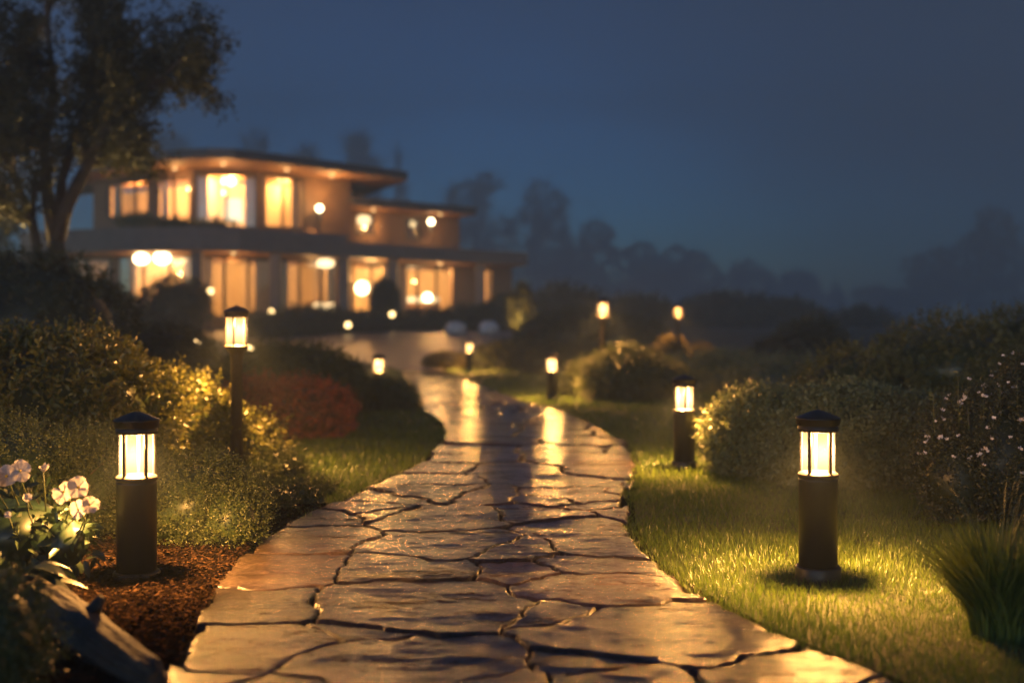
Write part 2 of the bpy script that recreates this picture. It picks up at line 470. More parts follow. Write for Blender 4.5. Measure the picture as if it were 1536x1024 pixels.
for a in range(0, len(pp), 4000):
    q = wp[a:a + 4000]
    lo, hi = q[:, 1].min() - 2.5, q[:, 1].max() + 2.5
    ids = np.where((S[:, 1] > lo) & (S[:, 1] < hi))[0]
    D = (q[:, None, 0] - S[None, ids, 0]) ** 2 + (q[:, None, 1] - S[None, ids, 1]) ** 2 - (0.8 * S[None, ids, 2]) ** 2
    o2 = np.argpartition(D, 1, axis=1)[:, :2]
    dd = np.take_along_axis(D, o2, 1); sw = dd[:, 0] > dd[:, 1]
    o2[sw] = o2[sw][:, ::-1]; dd[sw] = dd[sw][:, ::-1]
    F1[a:a + 4000], F2[a:a + 4000], I1[a:a + 4000], I2[a:a + 4000] = dd[:, 0], dd[:, 1], ids[o2[:, 0]], ids[o2[:, 1]]
e = (F2 - F1) / (2 * np.maximum(np.linalg.norm(S[I1, :2] - S[I2, :2], axis=1), .05))
seed_id = I1
hs = np.random.default_rng(8).random((len(S), 5))
edge_wob = 0.075 * (hs[seed_id, 3]) + 0.030 * vnoise(pp, 7, 33) + .012 * vnoise(pp, 24, 35)
el = pp[:, 0] - np.repeat(LX, NC) - edge_wob
er = np.repeat(RX, NC) - pp[:, 0] - edge_wob
em = np.minimum(e, np.minimum(el, er))
dist = pp[:, 1]
gw = (0.001 + 0.0045 * (0.5 + 0.5 * vnoise(pp, 3.5, 77)) + 0.0011 * np.maximum(dist - 6, 0))
k = sstep(gw, gw + 0.020 + 0.0016 * np.maximum(dist - 6, 0), em) if False else np.clip((em - gw) / (0.009 + 0.0016 * np.maximum(dist - 6, 0)), 0, 1)
k = k * k * (3 - 2 * k)
lay = fbm(pp * np.array([0.6, 1.2]), 5.0, 205, 4, .55)
rel = 0.0035 * fbm(pp * np.array([0.8, 1.3]), 2.2, 5, 4, 0.5) + 0.0035 * (np.floor(lay * 4) / 4 * .75 + lay * .25) + 0.0042 * (0.6 - np.abs(fbm(pp * np.array([.55, 1.3]), 6.5, 25, 4, .55)))
loc = pp - S[seed_id, :2]
tilt = (hs[seed_id, 0] - .5) * .030 * loc[:, 0] + (hs[seed_id, 1] - .5) * .030 * loc[:, 1] + (hs[seed_id, 2] - .5) * .012
chip = -0.008 * np.clip(1 - em / 0.045, 0, 1) ** 2 * (0.5 + 0.5 * vnoise(pp, 11, 91))
pz = T(dist) + (-0.018 + 0.032 * k) + k * (rel + tilt + chip)
np_mesh('stone_path', np.c_[pp, pz], grid_faces(len(dv), NC), M['stone'], smooth=True,
        attrs={'tint': np.clip(hs[seed_id, 4] * 0.8 + 0.1 + 0.2 * vnoise(pp, 1.7, 13), 0, 1), 'joint': 1 - sstep(0.15, 0.7, k)})['kind'] = 'structure'

# paved forecourt in front of the house
fl = np.array([G(*p) for p in [(604, 557), (575, 548), (500, 534), (420, 520), (300, 508), (180, 500)]])
fr = np.array([G(*p) for p in [(668, 557), (652, 546), (690, 530), (735, 516), (770, 507), (800, 501)]])
fd = np.linspace(PATH_END + 0.004, 49, 60); sv2 = np.linspace(0, 1, 60)
A, B = np.interp(fd, fl[:, 1], fl[:, 0]), np.interp(fd, fr[:, 1], fr[:, 0])
fx = A[:, None] + (B - A)[:, None] * sv2[None]
fp = np.c_[fx.ravel(), np.repeat(fd, 60)]
np_mesh('forecourt', np.c_[fp, T(fp[:, 1]) + 0.012 + 0.006 * vnoise(fp, .8, 4)], grid_faces(60, 60), M['forecourt'], smooth=True)['kind'] = 'structure'

# mulch bed beside the left edge of the path, with loose bark chips
bd = np.arange(2.2, 8.0, 0.06); bs = np.linspace(0, 1, 70)
bl = np.full(len(bd), -4.2)
bxx = bl[:, None] + (xL(bd) - 0.01 - bl)[:, None] * bs[None]
bp = np.c_[bxx.ravel(), np.repeat(bd, 70)]
bz = 0.006 + 0.022 * sstep(0, .25, xL(bp[:, 1]) - bp[:, 0]) + 0.014 * fbm(bp, 3.5, 61, 4)
np_mesh('mulch_bed', np.c_[bp, bz], grid_faces(len(bd), 70), M['mulch'], smooth=True)['kind'] = 'structure'
rg = np.random.default_rng(21)
n = 42000
cd = 2.6 + 5.6 * rg.random(n) ** 0.9
cx = xL(cd) + 0.03 - 2.3 * rg.random(n) ** 1.3
cc = np.c_[cx, cd]
cz = 0.012 + 0.022 * sstep(0, .25, xL(cd) - cx) + 0.014 * fbm(cc, 3.5, 61, 4) + 0.008 * rg.random(n)
keep = (cx < xL(cd) + 0.03)
cc, cz = cc[keep], cz[keep]; n = len(cc)
ang = rg.random(n) * 6.283; ln = 0.0045 + 0.018 * rg.random(n) ** 3; wd = ln * (0.25 + 0.4 * rg.random(n)); tl = (rg.random((n, 2)) - .5) * 1.1
ca, sa = np.cos(ang), np.sin(ang)
ax = np.c_[ca, sa, tl[:, 0]]; ay = np.c_[-sa, ca, tl[:, 1]]; up = np.tile([0, 0, .004], (n, 1))
c3 = np.c_[cc, cz]
vv = np.stack([c3 - ax * ln[:, None] - ay * wd[:, None] * .6, c3 + ax * ln[:, None] * .8 - ay * wd[:, None], c3 + ax * ln[:, None] + ay * wd[:, None] * .7, c3 - ax * ln[:, None] * .7 + ay * wd[:, None], c3 + up], 1).reshape(-1, 3)
b5 = np.arange(n)[:, None] * 5
ff = np.concatenate([b5 + np.array([[0, 1, 4]]), b5 + np.array([[1, 2, 4]]), b5 + np.array([[2, 3, 4]]), b5 + np.array([[3, 0, 4]])])
o = np_mesh('bark_mulch', vv, ff, M['chips'], attrs={'tint': np.repeat(rg.random(n) ** 3, 5)})
tag(o, 'loose reddish brown bark mulch in the bed beside the path', 'mulch', kind='stuff')

# ------------------------------------------------------------------ lawn
def blades(pts, hgt, wid, seed, lean=0.5, z0=None):
    g = np.random.default_rng(seed); n = len(pts)
    a = g.random(n) * 6.283; dirv = np.c_[np.cos(a), np.sin(a)]
    b = a + 1.5708 + (g.random(n) - .5) * 1.2; side = np.c_[np.cos(b), np.sin(b)] * wid[:, None] * .5
    h = hgt * (0.55 + 0.75 * g.random(n)); l = lean * (0.25 + g.random(n)) * h
    z = T(pts[:, 1]) - 0.03 if z0 is None else z0
    base = np.c_[pts, z]
    s3 = np.c_[side, np.zeros(n)]
    m = base + np.c_[dirv * (l * .32)[:, None], h * .58]
    t = base + np.c_[dirv * l[:, None], h * .96]
    V = np.stack([base - s3, base + s3, m - s3 * .75, m + s3 * .75, t], 1).reshape(-1, 3)
    k = np.arange(n)[:, None] * 5
    tint = np.repeat(np.clip(g.random(n) * .8 + .2 * fbm(pts, 1.5, 9, 2) + .1, 0, 1), 5)
    return V, [np.hstack([k, k + 1, k + 3, k + 2]), np.hstack([k + 2, k + 3, k + 4])], tint

g = np.random.default_rng(31)
def lawn_pts(d0, d1, dens, fx0, fx1):
    dd = d0 + (d1 - d0) * g.random(int(dens * (d1 - d0) * 8)); u = g.random(len(dd)) * 8
    x0, x1 = fx0(dd), fx1(dd); x = x0 + u
    k = x < x1
    return np.c_[x[k], dd[k]]
sets = []
for d0, d1, dens, hh, ww in ((3.6, 5.2, 6000, .046, .0030), (5.2, 7.2, 6000, .046, .0032), (7.2, 10, 3300, .048, .0042), (10, 15, 1250, .065, .007), (15, 24, 420, .07, .011), (24, 36, 170, .08, .018)):
    p = lawn_pts(d0, d1, dens, lambda d: xR(d) - 0.055 - 0.035 * np.sin(d * 5.1) * np.sin(d * 2.3 + 1), lambda d: np.minimum(xR(d) + 7, (1600 - 768) / F * d + .3))
    sets.append((p, hh, ww))
for d0, d1, dens, hh, ww in ((7.4, 10, 3000, .048, .0042), (10, 15, 1250, .065, .007), (15, 24, 420, .07, .011), (24, 33, 150, .08, .018)):
    p = lawn_pts(d0, d1, dens, lambda d: np.maximum(xL(d) - 5.5, (-60 - 768) / F * d), lambda d: xL(d) + 0.055 + 0.03 * np.sin(d * 4.3) * np.sin(d * 1.9))
    p = p[(p[:, 1] > 7.9) | (p[:, 0] > xL(p[:, 1]) - 0.9)]
    sets.append((p, hh, ww))
VV, Q, TR, TT, off = [], [], [], [], 0
for i, (p, hh, ww) in enumerate(sets):
    hvar = hh * (1 + .35 * vnoise(p, 2.2, 14))
    v, f, t = blades(p, hvar, np.full(len(p), ww), 40 + i, 0.75)
    VV.append(v); Q.append(f[0] + off); TR.append(f[1] + off); TT.append(t); off += len(v)
o = np_mesh('lawn_grass', np.concatenate(VV), [np.concatenate(Q), np.concatenate(TR)], M['grass'], attrs={'tint': np.concatenate(TT)})
tag(o, 'damp green lawn grass on both sides of the stone path', 'grass', kind='stuff')

# ------------------------------------------------------------------ foliage builders
def leaf_arrays(P, D, L, W, g, fold=0.25, droop=0.15, tint=None):
    n = len(P); D = norm(D)
    r = g.normal(size=(n, 3)); Sd = norm(np.cross(D, r)); Nn = np.cross(Sd, D)
    L = L[:, None]; W = W[:, None]
    b = P; t = P + D * L - np.array([[0, 0, 1]]) * L * droop
    l1 = P + D * L * .30 - Sd * W * .42 + Nn * W * fold; l2 = P + D * L * .68 - Sd * W * .40 + Nn * W * fold - np.array([[0, 0, 1]]) * L * droop * .4
    r1 = P + D * L * .30 + Sd * W * .42 + Nn * W * fold; r2 = P + D * L * .68 + Sd * W * .40 + Nn * W * fold - np.array([[0, 0, 1]]) * L * droop * .4
    V = np.stack([b, r1, r2, t, l2, l1], 1).reshape(-1, 3)
    k = np.arange(n)[:, None] * 6
    Fq = np.concatenate([np.hstack([k, k + 1, k + 2, k + 3]), np.hstack([k, k + 3, k + 4, k + 5])])
    return V, Fq, np.repeat(g.random(n) if tint is None else tint, 6)

def blob_surface(blobs, n, g, lump=0.16, lscale=1.6, seed=0):
    areas = np.array([b[3] * b[4] + b[3] * b[5] + b[4] * b[5] for b in blobs]); cnt = (n * areas / areas.sum()).astype(int) + 1
    PP, NN = [], []
    for (cx, cy_, cz, rx, ry, rz), m in zip(blobs, cnt):
        u = norm(g.normal(size=(int(m * 1.5), 3)))
        p = u * np.array([rx, ry, rz]); nn = norm(u / np.array([rx, ry, rz]))
        c = np.array([cx, cy_, cz])
        s = 1 + lump * fbm((p + c), lscale, seed, 3) + 0.05 * g.normal(size=len(p))
        q = p * s[:, None] + c
        ok = q[:, 2] > T(q[:, 1]) + 0.0
        for (ax_, ay_, az_, bx, by, bz_) in blobs:
            if (ax_, ay_, az_) == (cx, cy_, cz): continue
            w = ((q - np.array([ax_, ay_, az_])) / np.array([bx, by, bz_])); ok &= (w ** 2).sum(1) > 0.72
        PP.append(q[ok][:m]); NN.append(nn[ok][:m])
    return np.concatenate(PP), np.concatenate(NN)

def sprig_leaves(P, N, g, slen, k, ll, lw, up=0.5, spread=0.55, open_=0.9):
    n = len(P)
    d = norm(N + np.array([[0, 0, up]]) + g.normal(size=(n, 3)) * spread)
    Ls = slen * (0.5 + g.random(n))
    base = P - d * (Ls * .45)[:, None]
    tt = (np.arange(k) + .5) / k
    tt = np.clip(tt[None, :] + (g.random((n, k)) - .5) / k, 0, 1)
    pos = base[:, None, :] + d[:, None, :] * (Ls[:, None] * tt)[:, :, None]
    a = norm(np.cross(d, g.normal(size=(n, 3)))); b = np.cross(d, a)
    th = np.arange(k)[None, :] * 2.4 + g.random((n, 1)) * 6.28
    rad = a[:, None, :] * np.cos(th)[:, :, None] + b[:, None, :] * np.sin(th)[:, :, None]
    ld = d[:, None, :] * (0.45 + 0.7 * tt)[:, :, None] + rad * open_
    sp_t = g.random(n)
    tint = np.clip(sp_t[:, None] * .6 + g.random((n, k)) * .25 + tt * .2, 0, 1)
    sc_ = (0.65 + 0.6 * g.random((n, k))) * (1.1 - .45 * tt)
    return leaf_arrays(pos.reshape(-1, 3), ld.reshape(-1, 3), (ll * sc_).ravel(), (lw * sc_).ravel(), g, tint=tint.ravel()), (base, d, Ls)

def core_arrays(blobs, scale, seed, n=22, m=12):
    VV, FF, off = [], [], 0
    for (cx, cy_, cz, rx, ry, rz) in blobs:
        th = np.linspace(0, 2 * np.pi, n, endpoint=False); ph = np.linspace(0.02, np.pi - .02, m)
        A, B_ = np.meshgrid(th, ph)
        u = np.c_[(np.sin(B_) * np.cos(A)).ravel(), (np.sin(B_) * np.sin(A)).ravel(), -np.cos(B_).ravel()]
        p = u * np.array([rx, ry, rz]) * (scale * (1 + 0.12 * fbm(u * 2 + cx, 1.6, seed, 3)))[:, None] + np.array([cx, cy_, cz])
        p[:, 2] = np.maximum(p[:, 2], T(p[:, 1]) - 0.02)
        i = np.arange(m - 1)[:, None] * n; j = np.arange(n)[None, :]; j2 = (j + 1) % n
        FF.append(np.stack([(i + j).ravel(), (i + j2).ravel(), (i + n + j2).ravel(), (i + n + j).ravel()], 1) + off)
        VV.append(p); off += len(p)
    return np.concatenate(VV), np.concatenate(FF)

def shrub(name, label, cat, blobs, mat, sprigs, k, slen, ll, lw, seed, up=.5, spread=.55, lump=.16, lscale=1.6, group=None, stems=14, core=0.80, open_=.9, core_mat=None):
    g = np.random.default_rng(seed)
    c = np.mean([b[:2] for b in blobs], axis=0); base = (c[0], c[1], float(T(c[1])))
    o = thing(name, label, cat, base, 0, group)
    P, N = blob_surface(blobs, sprigs, g, lump, lscale, seed)
    (V, Fq, tint), (sb, sd, sl) = sprig_leaves(P, N, g, slen, k, ll, lw, up, spread, open_)
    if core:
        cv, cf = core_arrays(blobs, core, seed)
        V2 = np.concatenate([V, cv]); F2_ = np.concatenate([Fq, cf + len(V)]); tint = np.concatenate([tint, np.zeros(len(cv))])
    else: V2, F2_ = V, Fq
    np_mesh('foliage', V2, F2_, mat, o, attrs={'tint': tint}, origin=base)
    mb = MB()
    idx = g.choice(len(P), min(stems, len(P)), replace=False)
    for i in idx:
        q = P[i]; r = .006 + .012 * min(1, blobs[0][5])
        s0 = Vector((base[0] + (q[0] - base[0]) * .25, base[1] + (q[1] - base[1]) * .25, float(T(base[1])) - .03))
        mid = (s0 * .5 + Vector(q) * .5) + Vector((0, 0, .12 * blobs[0][5]))
        mb.tube([s0, mid, Vector(q)], [r, r * .7, r * .3], 5)
    if stems: mb.build('stem', M['bark'], o, base)
    return o, P, N, base

def bl(px, py, rx, ry, d, dep=1.0):          # an ellipsoid of foliage seen at px,py with half sizes in px
    x, y, z = P3(px, py, d); s = d / F
    return (x, y, z, rx * s, rx * s * dep, ry * s)

# ------------------------------------------------------------------ lamps
def lantern_parts(o, z0, z1, rg, rb, nbar, rot, cap_prof, mat, watts):
    gl = MB().lathe([(rg, z0), (rg, z1)], 48, cap0=False, cap1=False).build('lamp_glass', M['glass'], o)
    mb = MB()
    for i in range(nbar):
        a = rot + 2 * math.pi * i / nbar
        Mx = Matrix.Rotation(a, 4, 'Z')
        mb.box(rg - .006, rg + .008, -.0085, .0085, z0 - .004, z1 + .004, Mx)
    mb.build('glazing_bar', mat, o, bevel=.0015)
    MB().lathe(cap_prof, 48, cap0=True, cap1=True).build('lamp_cap', mat, o)
    point(o, (0, 0, z0 + (z1 - z0) * .80), watts * .32, LAMP_COL, 0.045)
    l = bpy.data.lights.new('reflector_light', 'SPOT'); l.energy = watts * 2.8; l.color = LAMP_COL; l.spot_size = R(148); l.spot_blend = 1.0; l.shadow_soft_size = .05
    q = link(bpy.data.objects.new('reflector_light', l), o); q.location = (0, 0, z0 + (z1 - z0) * .90)

def bollard(label, x, y, rot, watts=LAMP_W, s=1.0):
    z = float(T(y)) - 0.012
    o = thing('bollard_lamp', label, 'bollard lamp', (x, y, z), 0, 'bollard lamps along the stone path')
    m = M['black']
    MB().lathe([(.112, -.03), (.115, .0), (.115, .060), (.110, .068), (.099, .0685)], 48).build('base', m, o)
    MB().lathe([(.097, .0685), (.097, .500), (.0985, .5035), (.0985, .510), (.096, .512), (.096, .517), (.101, .521), (.102, .532), (.098, .540), (.094, .5415), (.088, .548)], 48).build('post', m, o)
    cap = [(.092, .756), (.096, .752), (.101, .753), (.1015, .776), (.099, .778), (.099, .783), (.107, .787), (.1085, .812), (.112, .815), (.113, .822), (.098, .829), (.060, .845), (.026, .858), (.010, .862), (.004, .863)]
    lantern_parts(o, .548, .756, .084, .1, 5, rot, cap, m, watts)
    return o

A = G(205, 872); B = G(1227, 864); C_ = G(1026, 700); D_ = G(828, 599); E_ = G(704, 555.5)
rots = R(-90)
bollard('black bollard lamp standing on the mulch beside white flowers', A[0], A[1], R(-114 + 0))
bollard('black bollard lamp on the lawn in front of the rounded shrub', B[0], B[1], R(-133))
bollard('bollard lamp on the lawn right of the path with one bar centred', C_[0], C_[1], R(-92))
bollard('bollard lamp on the right path edge before a leafy shrub, half way along', D_[0], D_[1], R(-100))
bollard('farthest bollard lamp, at the bend where path meets forecourt', E_[0], E_[1], R(-80))
Fp = P2(568, 20.6)
bollard('bollard lamp rising out of the green shrubs left of the path', Fp[0], Fp[1], R(-95))

def post_lamp(label, x, y, h, rot, watts=LAMP_W):
    z = float(T(y)) - 0.012
    o = thing('post_lamp', label, 'post lamp', (x, y, z), 0, 'tall post lamps in the garden')
    m = M['bronze']; t = h
    MB().lathe([(.085, -.03), (.085, .035), (.07, .045), (.058, .055)], 32).build('base', m, o)
    MB().lathe([(.053, .055), (.051, t - .47), (.056, t - .465), (.058, t - .455), (.062, t - .425), (.085, t - .395), (.104, t - .375), (.106, t - .358), (.098, t - .350), (.088, t - .349)], 32).build('post', m, o)
    cap = [(.088, t - .102), (.100, t - .106), (.103, t - .085), (.103, t - .064), (.112, t - .060), (.113, t - .052), (.070, t - .022), (.022, t - .004), (.010, t), (.004, t + .004)]
    lantern_parts(o, t - .349, t - .104, .088, .1, 5, rot, cap, m, watts)
    return o
pl = G(355, 709)
post_lamp('bronze post lamp rising behind the clipped left hedge', pl[0], pl[1], 1.49, R(-93))
p2 = P2(904, 21.5)
post_lamp('post lamp behind the shrub right of the path, brighter of the two there', p2[0], p2[1], 1.90, R(-75))
p3 = P2(1017, 31)
post_lamp('faint post lamp far off in the mist', p3[0], p3[1], 2.0 - float(T(31)) , R(-60), LAMP_W * .5)

def stake_light(label, px, py, d, r=.07):
    x, y, z = P3(px, py, d); z0 = float(T(y))
    z = max(z, z0 + .12)
    o = thing('garden_light', label, 'garden light', (x, y, z0 - .01), 0, 'small round garden lights in the planting')
    MB().lathe([(.022, -.05), (.018, z - z0 - r * .9), (.05, z - z0 - r * .8), (.05, z - z0 - r * .6)], 12).build('stake', M['black'], o)
    MB().ball((0, 0, z - z0), r).build('globe', M['bulb_small'], o)
stake_light('small round garden light at the edge of the forecourt', 522, 487, 47, .12)
stake_light('small round garden light among house shrubs, beneath the left windows', 316, 436, 47.5, .12)
stake_light('small round garden light in front of the middle column', 407, 467, 47, .11)
stake_light('small round garden light by the dark round shrub', 295, 513, 20, .05)
stake_light('small round garden light right beside the bronze post lamp', 376, 521, 21, .055)
stake_light('small round garden light below the globe lamp window', 588, 471, 50, .12)
# ------------------------------------------------------------------ planting on the left
shrub('hedge', 'long clipped hedge sloping down to the right behind the post lamp', 'hedge',
      [bl(-170, 640, 210, 150, 8.8), bl(45, 645, 215, 146, 9.3), bl(215, 665, 150, 108, 10.4), bl(345, 695, 88, 78, 11.2)],
      M['hedge'], 4800, 9, .19, .064, .035, 1, up=.55, spread=.6, lump=.14, lscale=2.2)
shrub('fine_leaved_shrub', 'low airy small leaved shrub right of the bollard on mulch', 'shrub',
      [bl(200, 755, 80, 78, 7.3), bl(290, 765, 98, 82, 6.9), bl(345, 785, 52, 58, 6.7)],
      M['thyme'], 2900, 13, .15, .019, .0105, 2, up=.9, spread=.6, lump=.2, lscale=4, stems=30)
shrub('fine_leaved_shrub', 'low airy small leaved shrub behind the white flowers', 'shrub',
      [bl(20, 740, 130, 108, 6.9), bl(125, 750, 85, 95, 7.0), bl(-110, 740, 90, 105, 6.8)],
      M['thyme'], 3600, 13, .15, .019, .0105, 3, up=.9, spread=.6, lump=.2, lscale=4, stems=30)
shrub('fern_clump', 'dark feathery clump in the bottom left corner by the log', 'plant',
      [bl(-10, 965, 78, 95, 3.85)], M['green_leaf'], 700, 14, .16, .022, .007, 4, up=.8, spread=.8, lump=.2, lscale=6, stems=8)
shrub('dark_shrub', 'large dark rounded shrub beneath the tall tree', 'shrub',
      [bl(60, 500, 130, 125, 15), bl(-90, 480, 120, 130, 15.5)], M['dark_leaf'], 3000, 8, .22, .06, .036, 5, lscale=1.4)
shrub('low_shrub', 'low dark mounded shrub in shade before the house drive', 'shrub',
      [bl(245, 540, 78, 50, 19, .8), bl(290, 575, 80, 48, 17.5, .8)], M['dark_leaf'], 1800, 8, .2, .06, .036, 6)
shrub('red_shrub', 'low shrub with rusty red leaves', 'shrub',
      [bl(455, 622, 72, 50, 13.6), bl(388, 620, 60, 52, 13.9)], M['red_leaf'], 1900, 8, .17, .045, .026, 7, lump=.14)
shrub('green_shrub', 'spreading green shrub behind the red leaved shrub', 'shrub',
      [bl(460, 580, 80, 58, 17), bl(400, 575, 60, 55, 17.5), bl(512, 592, 38, 38, 17.5)], M['green_leaf'], 2200, 8, .22, .06, .035, 8)
shrub('green_shrub', 'small green shrub around the foot of the sunken bollard', 'shrub',
      [bl(575, 602, 42, 30, 18.3), bl(600, 600, 22, 22, 19)], M['green_leaf'], 1100, 8, .2, .06, .035, 9)
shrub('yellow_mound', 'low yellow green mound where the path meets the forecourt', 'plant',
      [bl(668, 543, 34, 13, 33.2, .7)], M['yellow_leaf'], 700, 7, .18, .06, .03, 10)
shrub('low_plant', 'low dark strappy plant at the foot of the bronze post lamp', 'plant',
      [bl(425, 705, 36, 22, 10.0), bl(395, 715, 24, 20, 9.6)], M['green_leaf'], 420, 7, .2, .075, .010, 11, up=1.0, spread=.8, core=.5, stems=4)

shrub('ground_cover', 'low dark ground cover hugging the left path edge before the lawn', 'plant',
      [bl(436, 748, 44, 20, 8.3), bl(398, 762, 36, 22, 7.9), bl(470, 735, 30, 14, 8.9)], M['green_leaf'], 900, 10, .12, .026, .014, 25, up=.8, lump=.25, lscale=5, stems=6, core=.6)

# ------------------------------------------------------------------ planting on the right
shrub('rounded_shrub', 'broad rounded small leaved shrub behind the near bollard lamp', 'shrub',
      [bl(1150, 665, 86, 76, 10.1), bl(1265, 668, 122, 84, 9.7), bl(1375, 680, 85, 80, 9.6)],
      M['grey_leaf'], 5200, 10, .16, .044, .026, 12, up=.6, lump=.13, lscale=2.6)
o, P, N, base = shrub('flowering_shrub', 'loose airy shrub dotted with tiny white flowers', 'shrub',
      [bl(1490, 690, 92, 98, 7.7), bl(1560, 660, 80, 120, 7.9), bl(1430, 720, 50, 62, 7.5)],
      M['dark_leaf'], 2600, 12, .2, .026, .015, 13, up=.9, spread=.65, lump=.2, lscale=3, stems=30)
def small_flower(rad, seed):
    g = np.random.default_rng(seed); V, Fc = [], []
    a = np.arange(5) * 2 * math.pi / 5 + g.random() * 6
    D = np.c_[np.cos(a), np.sin(a), np.full(5, .45)]
    V, Fq, t = leaf_arrays(np.zeros((5, 3)), D, np.full(5, rad), np.full(5, rad * .95), g, .12, .0)
    return V, Fq, t
v, f, t = small_flower(.017, 3)
proto = np_mesh('flower', v, f, M['small_petal'], o, attrs={'tint': t})
g = np.random.default_rng(77)
vis = np.where((N[:, 1] < .35) & (P[:, 2] > .30))[0]
for i, q in enumerate(g.choice(vis, 92, replace=False)):
    c = proto if i == 0 else proto.copy()
    if i: link(c, o)
    off = N[q] * (.03 + .05 * g.random()) + np.array([0, 0, .05 * g.random()])
    c.location = P[q] + off - np.array(base)
    c.rotation_euler = (1.0 * (g.random() - .1), g.normal() * .5, g.random() * 6.28)
    s = .8 + .8 * g.random(); c.scale = (s, s, s)
# a few tall flowering wands of that shrub
mb = MB(); tips = []
for px, py, h in ((1437, 558, .5), (1475, 600, .3), (1500, 566, .45), (1526, 560, .5), (1400, 590, .35), (1452, 610, .3)):
    x, y, z = P3(px, py, 7.5)
    mb.tube([(x + .05, y + .1, z - h), (x + .02, y + .04, z - h * .5), (x, y, z)], [.004, .003, .002], 5); tips.append((x, y, z))
mb.build('wand', M['stem'], o, base)
LP, LD = [], []
for (x, y, z) in tips:
    for kk in range(16):
        tt = kk / 16 * .34; LP.append((x + .05 * tt, y + .1 * tt, z - tt)); LD.append((g.normal(), g.normal(), .5))
V, Fq, t = leaf_arrays(np.array(LP), np.array(LD), np.full(len(LP), .034), np.full(len(LP), .015), g)
np_mesh('wand_leaf', V, Fq, M['green_leaf'], o, attrs={'tint': t}, origin=base)

shrub('back_hedge', 'tall dark hedge with yellowish tips behind the rounded shrub', 'hedge',
      [bl(1285, 590, 92, 66, 13.2), bl(1420, 565, 120, 80, 13.8), bl(1560, 555, 110, 95, 14)], M['hedge'], 3400, 9, .2, .05, .03, 14)
shrub('leafy_shrub', 'leafy green shrub beside the half way bollard', 'shrub',
      [bl(930, 568, 62, 42, 21), bl(985, 575, 50, 32, 21.5), bl(885, 576, 42, 32, 22.4)], M['green_leaf'], 2400, 8, .26, .075, .045, 15)
shrub('leafy_shrub', 'dark hedge bank behind the farthest bollard lamp', 'shrub',
      [bl(775, 540, 56, 25, 33, .7), bl(735, 545, 30, 18, 33.5, .7), bl(830, 548, 40, 24, 31, .7)], M['dark_leaf'], 1800, 8, .3, .10, .055, 16)
shrub('mist_hedge', 'dim hedge in the mist behind the brighter post lamp', 'hedge',
      [bl(870, 506, 95, 40, 40, .6), bl(940, 512, 60, 34, 38, .6)], M['dark_leaf'], 1600, 8, .35, .13, .07, 17)
shrub('low_hedge', 'low grey green hedge crossing the lawn in the distance', 'hedge',
      [bl(1085, 572, 110, 42, 24, .5), bl(1180, 575, 80, 38, 22, .5), bl(1010, 580, 55, 30, 25, .5)], M['grey_leaf'], 2400, 8, .26, .075, .035, 18, up=.9)
shrub('mist_shrub', 'rounded shrub in the mist right of the low grey hedge', 'shrub',
      [bl(1215, 540, 60, 55, 26), bl(1160, 555, 45, 40, 27)], M['dark_leaf'], 1400, 8, .3, .09, .05, 19)
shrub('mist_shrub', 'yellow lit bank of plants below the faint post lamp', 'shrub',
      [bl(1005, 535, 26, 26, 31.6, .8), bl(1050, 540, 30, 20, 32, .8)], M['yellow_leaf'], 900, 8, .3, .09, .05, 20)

for lab, px, py, rx, ry, d in (('blurred bush bank in the mist left of the faint post lamp', 955, 478, 60, 30, 62), ('blurred bush bank in the mist right of the faint post lamp', 1095, 474, 70, 34, 70),
        ('low blurred bush bank in the mist at the centre right horizon', 1190, 482, 50, 26, 66), ('low blurred bush in the mist behind the right hedge', 1290, 494, 46, 22, 64), ('faint low bush between house and brighter post lamp', 850, 470, 50, 36, 64)):
    shrub('mist_bush', lab, 'shrub', [bl(px, py, rx, ry, d, .7), bl(px + rx * .8, py + 8, rx * .6, ry * .7, d + 2, .7), bl(px - rx * .7, py + 10, rx * .6, ry * .6, d - 2, .7)], M['far_leaf'], 900, 7, .8, .26, .15, 80 + px % 50, lump=.3, lscale=.5, group='bushes in the mist', stems=5)

# ornamental grass clump at the right edge
def grass_clump(name, label, px, py, d, n, hgt, spread, seed, mat):
    x0, y0, _ = P3(px, py, d)
    g = np.random.default_rng(seed); o = thing(name, label, 'grass clump', (x0, y0, 0))
    a = g.random(n) * 6.283; rr = spread * .28 * np.sqrt(g.random(n))
    b0 = np.c_[np.cos(a) * rr, np.sin(a) * rr, np.full(n, -.03)]
    a2 = a + g.normal(size=n) * .5; h = hgt * (.45 + .6 * g.random(n)); l = spread * (.15 + .95 * g.random(n) ** 1.3) * (h / hgt)
    dirv = np.c_[np.cos(a2), np.sin(a2)]; w = (.0026 + .0034 * g.random(n))
    sd = np.c_[-np.sin(a2 + g.normal(size=n) * .8), np.cos(a2), np.zeros(n)] * w[:, None]
    rows = []
    for t in (0, .25, .5, .75, .9, 1.0):
        zt = h * (t - .22 * t ** 3 * (l / spread)); ht = l * t ** 1.9
        c = b0 + np.c_[dirv * ht[:, None], zt]; ww = (1 - t ** 2.2) * 1.0 + .02
        rows += [c - sd * ww, c + sd * ww]
    V = np.stack(rows, 1).reshape(-1, 3); kk = np.arange(n)[:, None] * 12
    Fq = np.concatenate([np.hstack([kk + 2 * i, kk + 2 * i + 1, kk + 2 * i + 3, kk + 2 * i + 2]) for i in range(5)])
    np_mesh('blade_tuft', V, Fq, mat, o, attrs={'tint': np.repeat(g.random(n), 12)})
    return o
o = grass_clump('ornamental_grass', 'tall arching dark grass clump at the right edge of the lawn', 1500, 930, 4.75, 2000, .52, .40, 5, M['reed'])
g = np.random.default_rng(9); mb = MB()
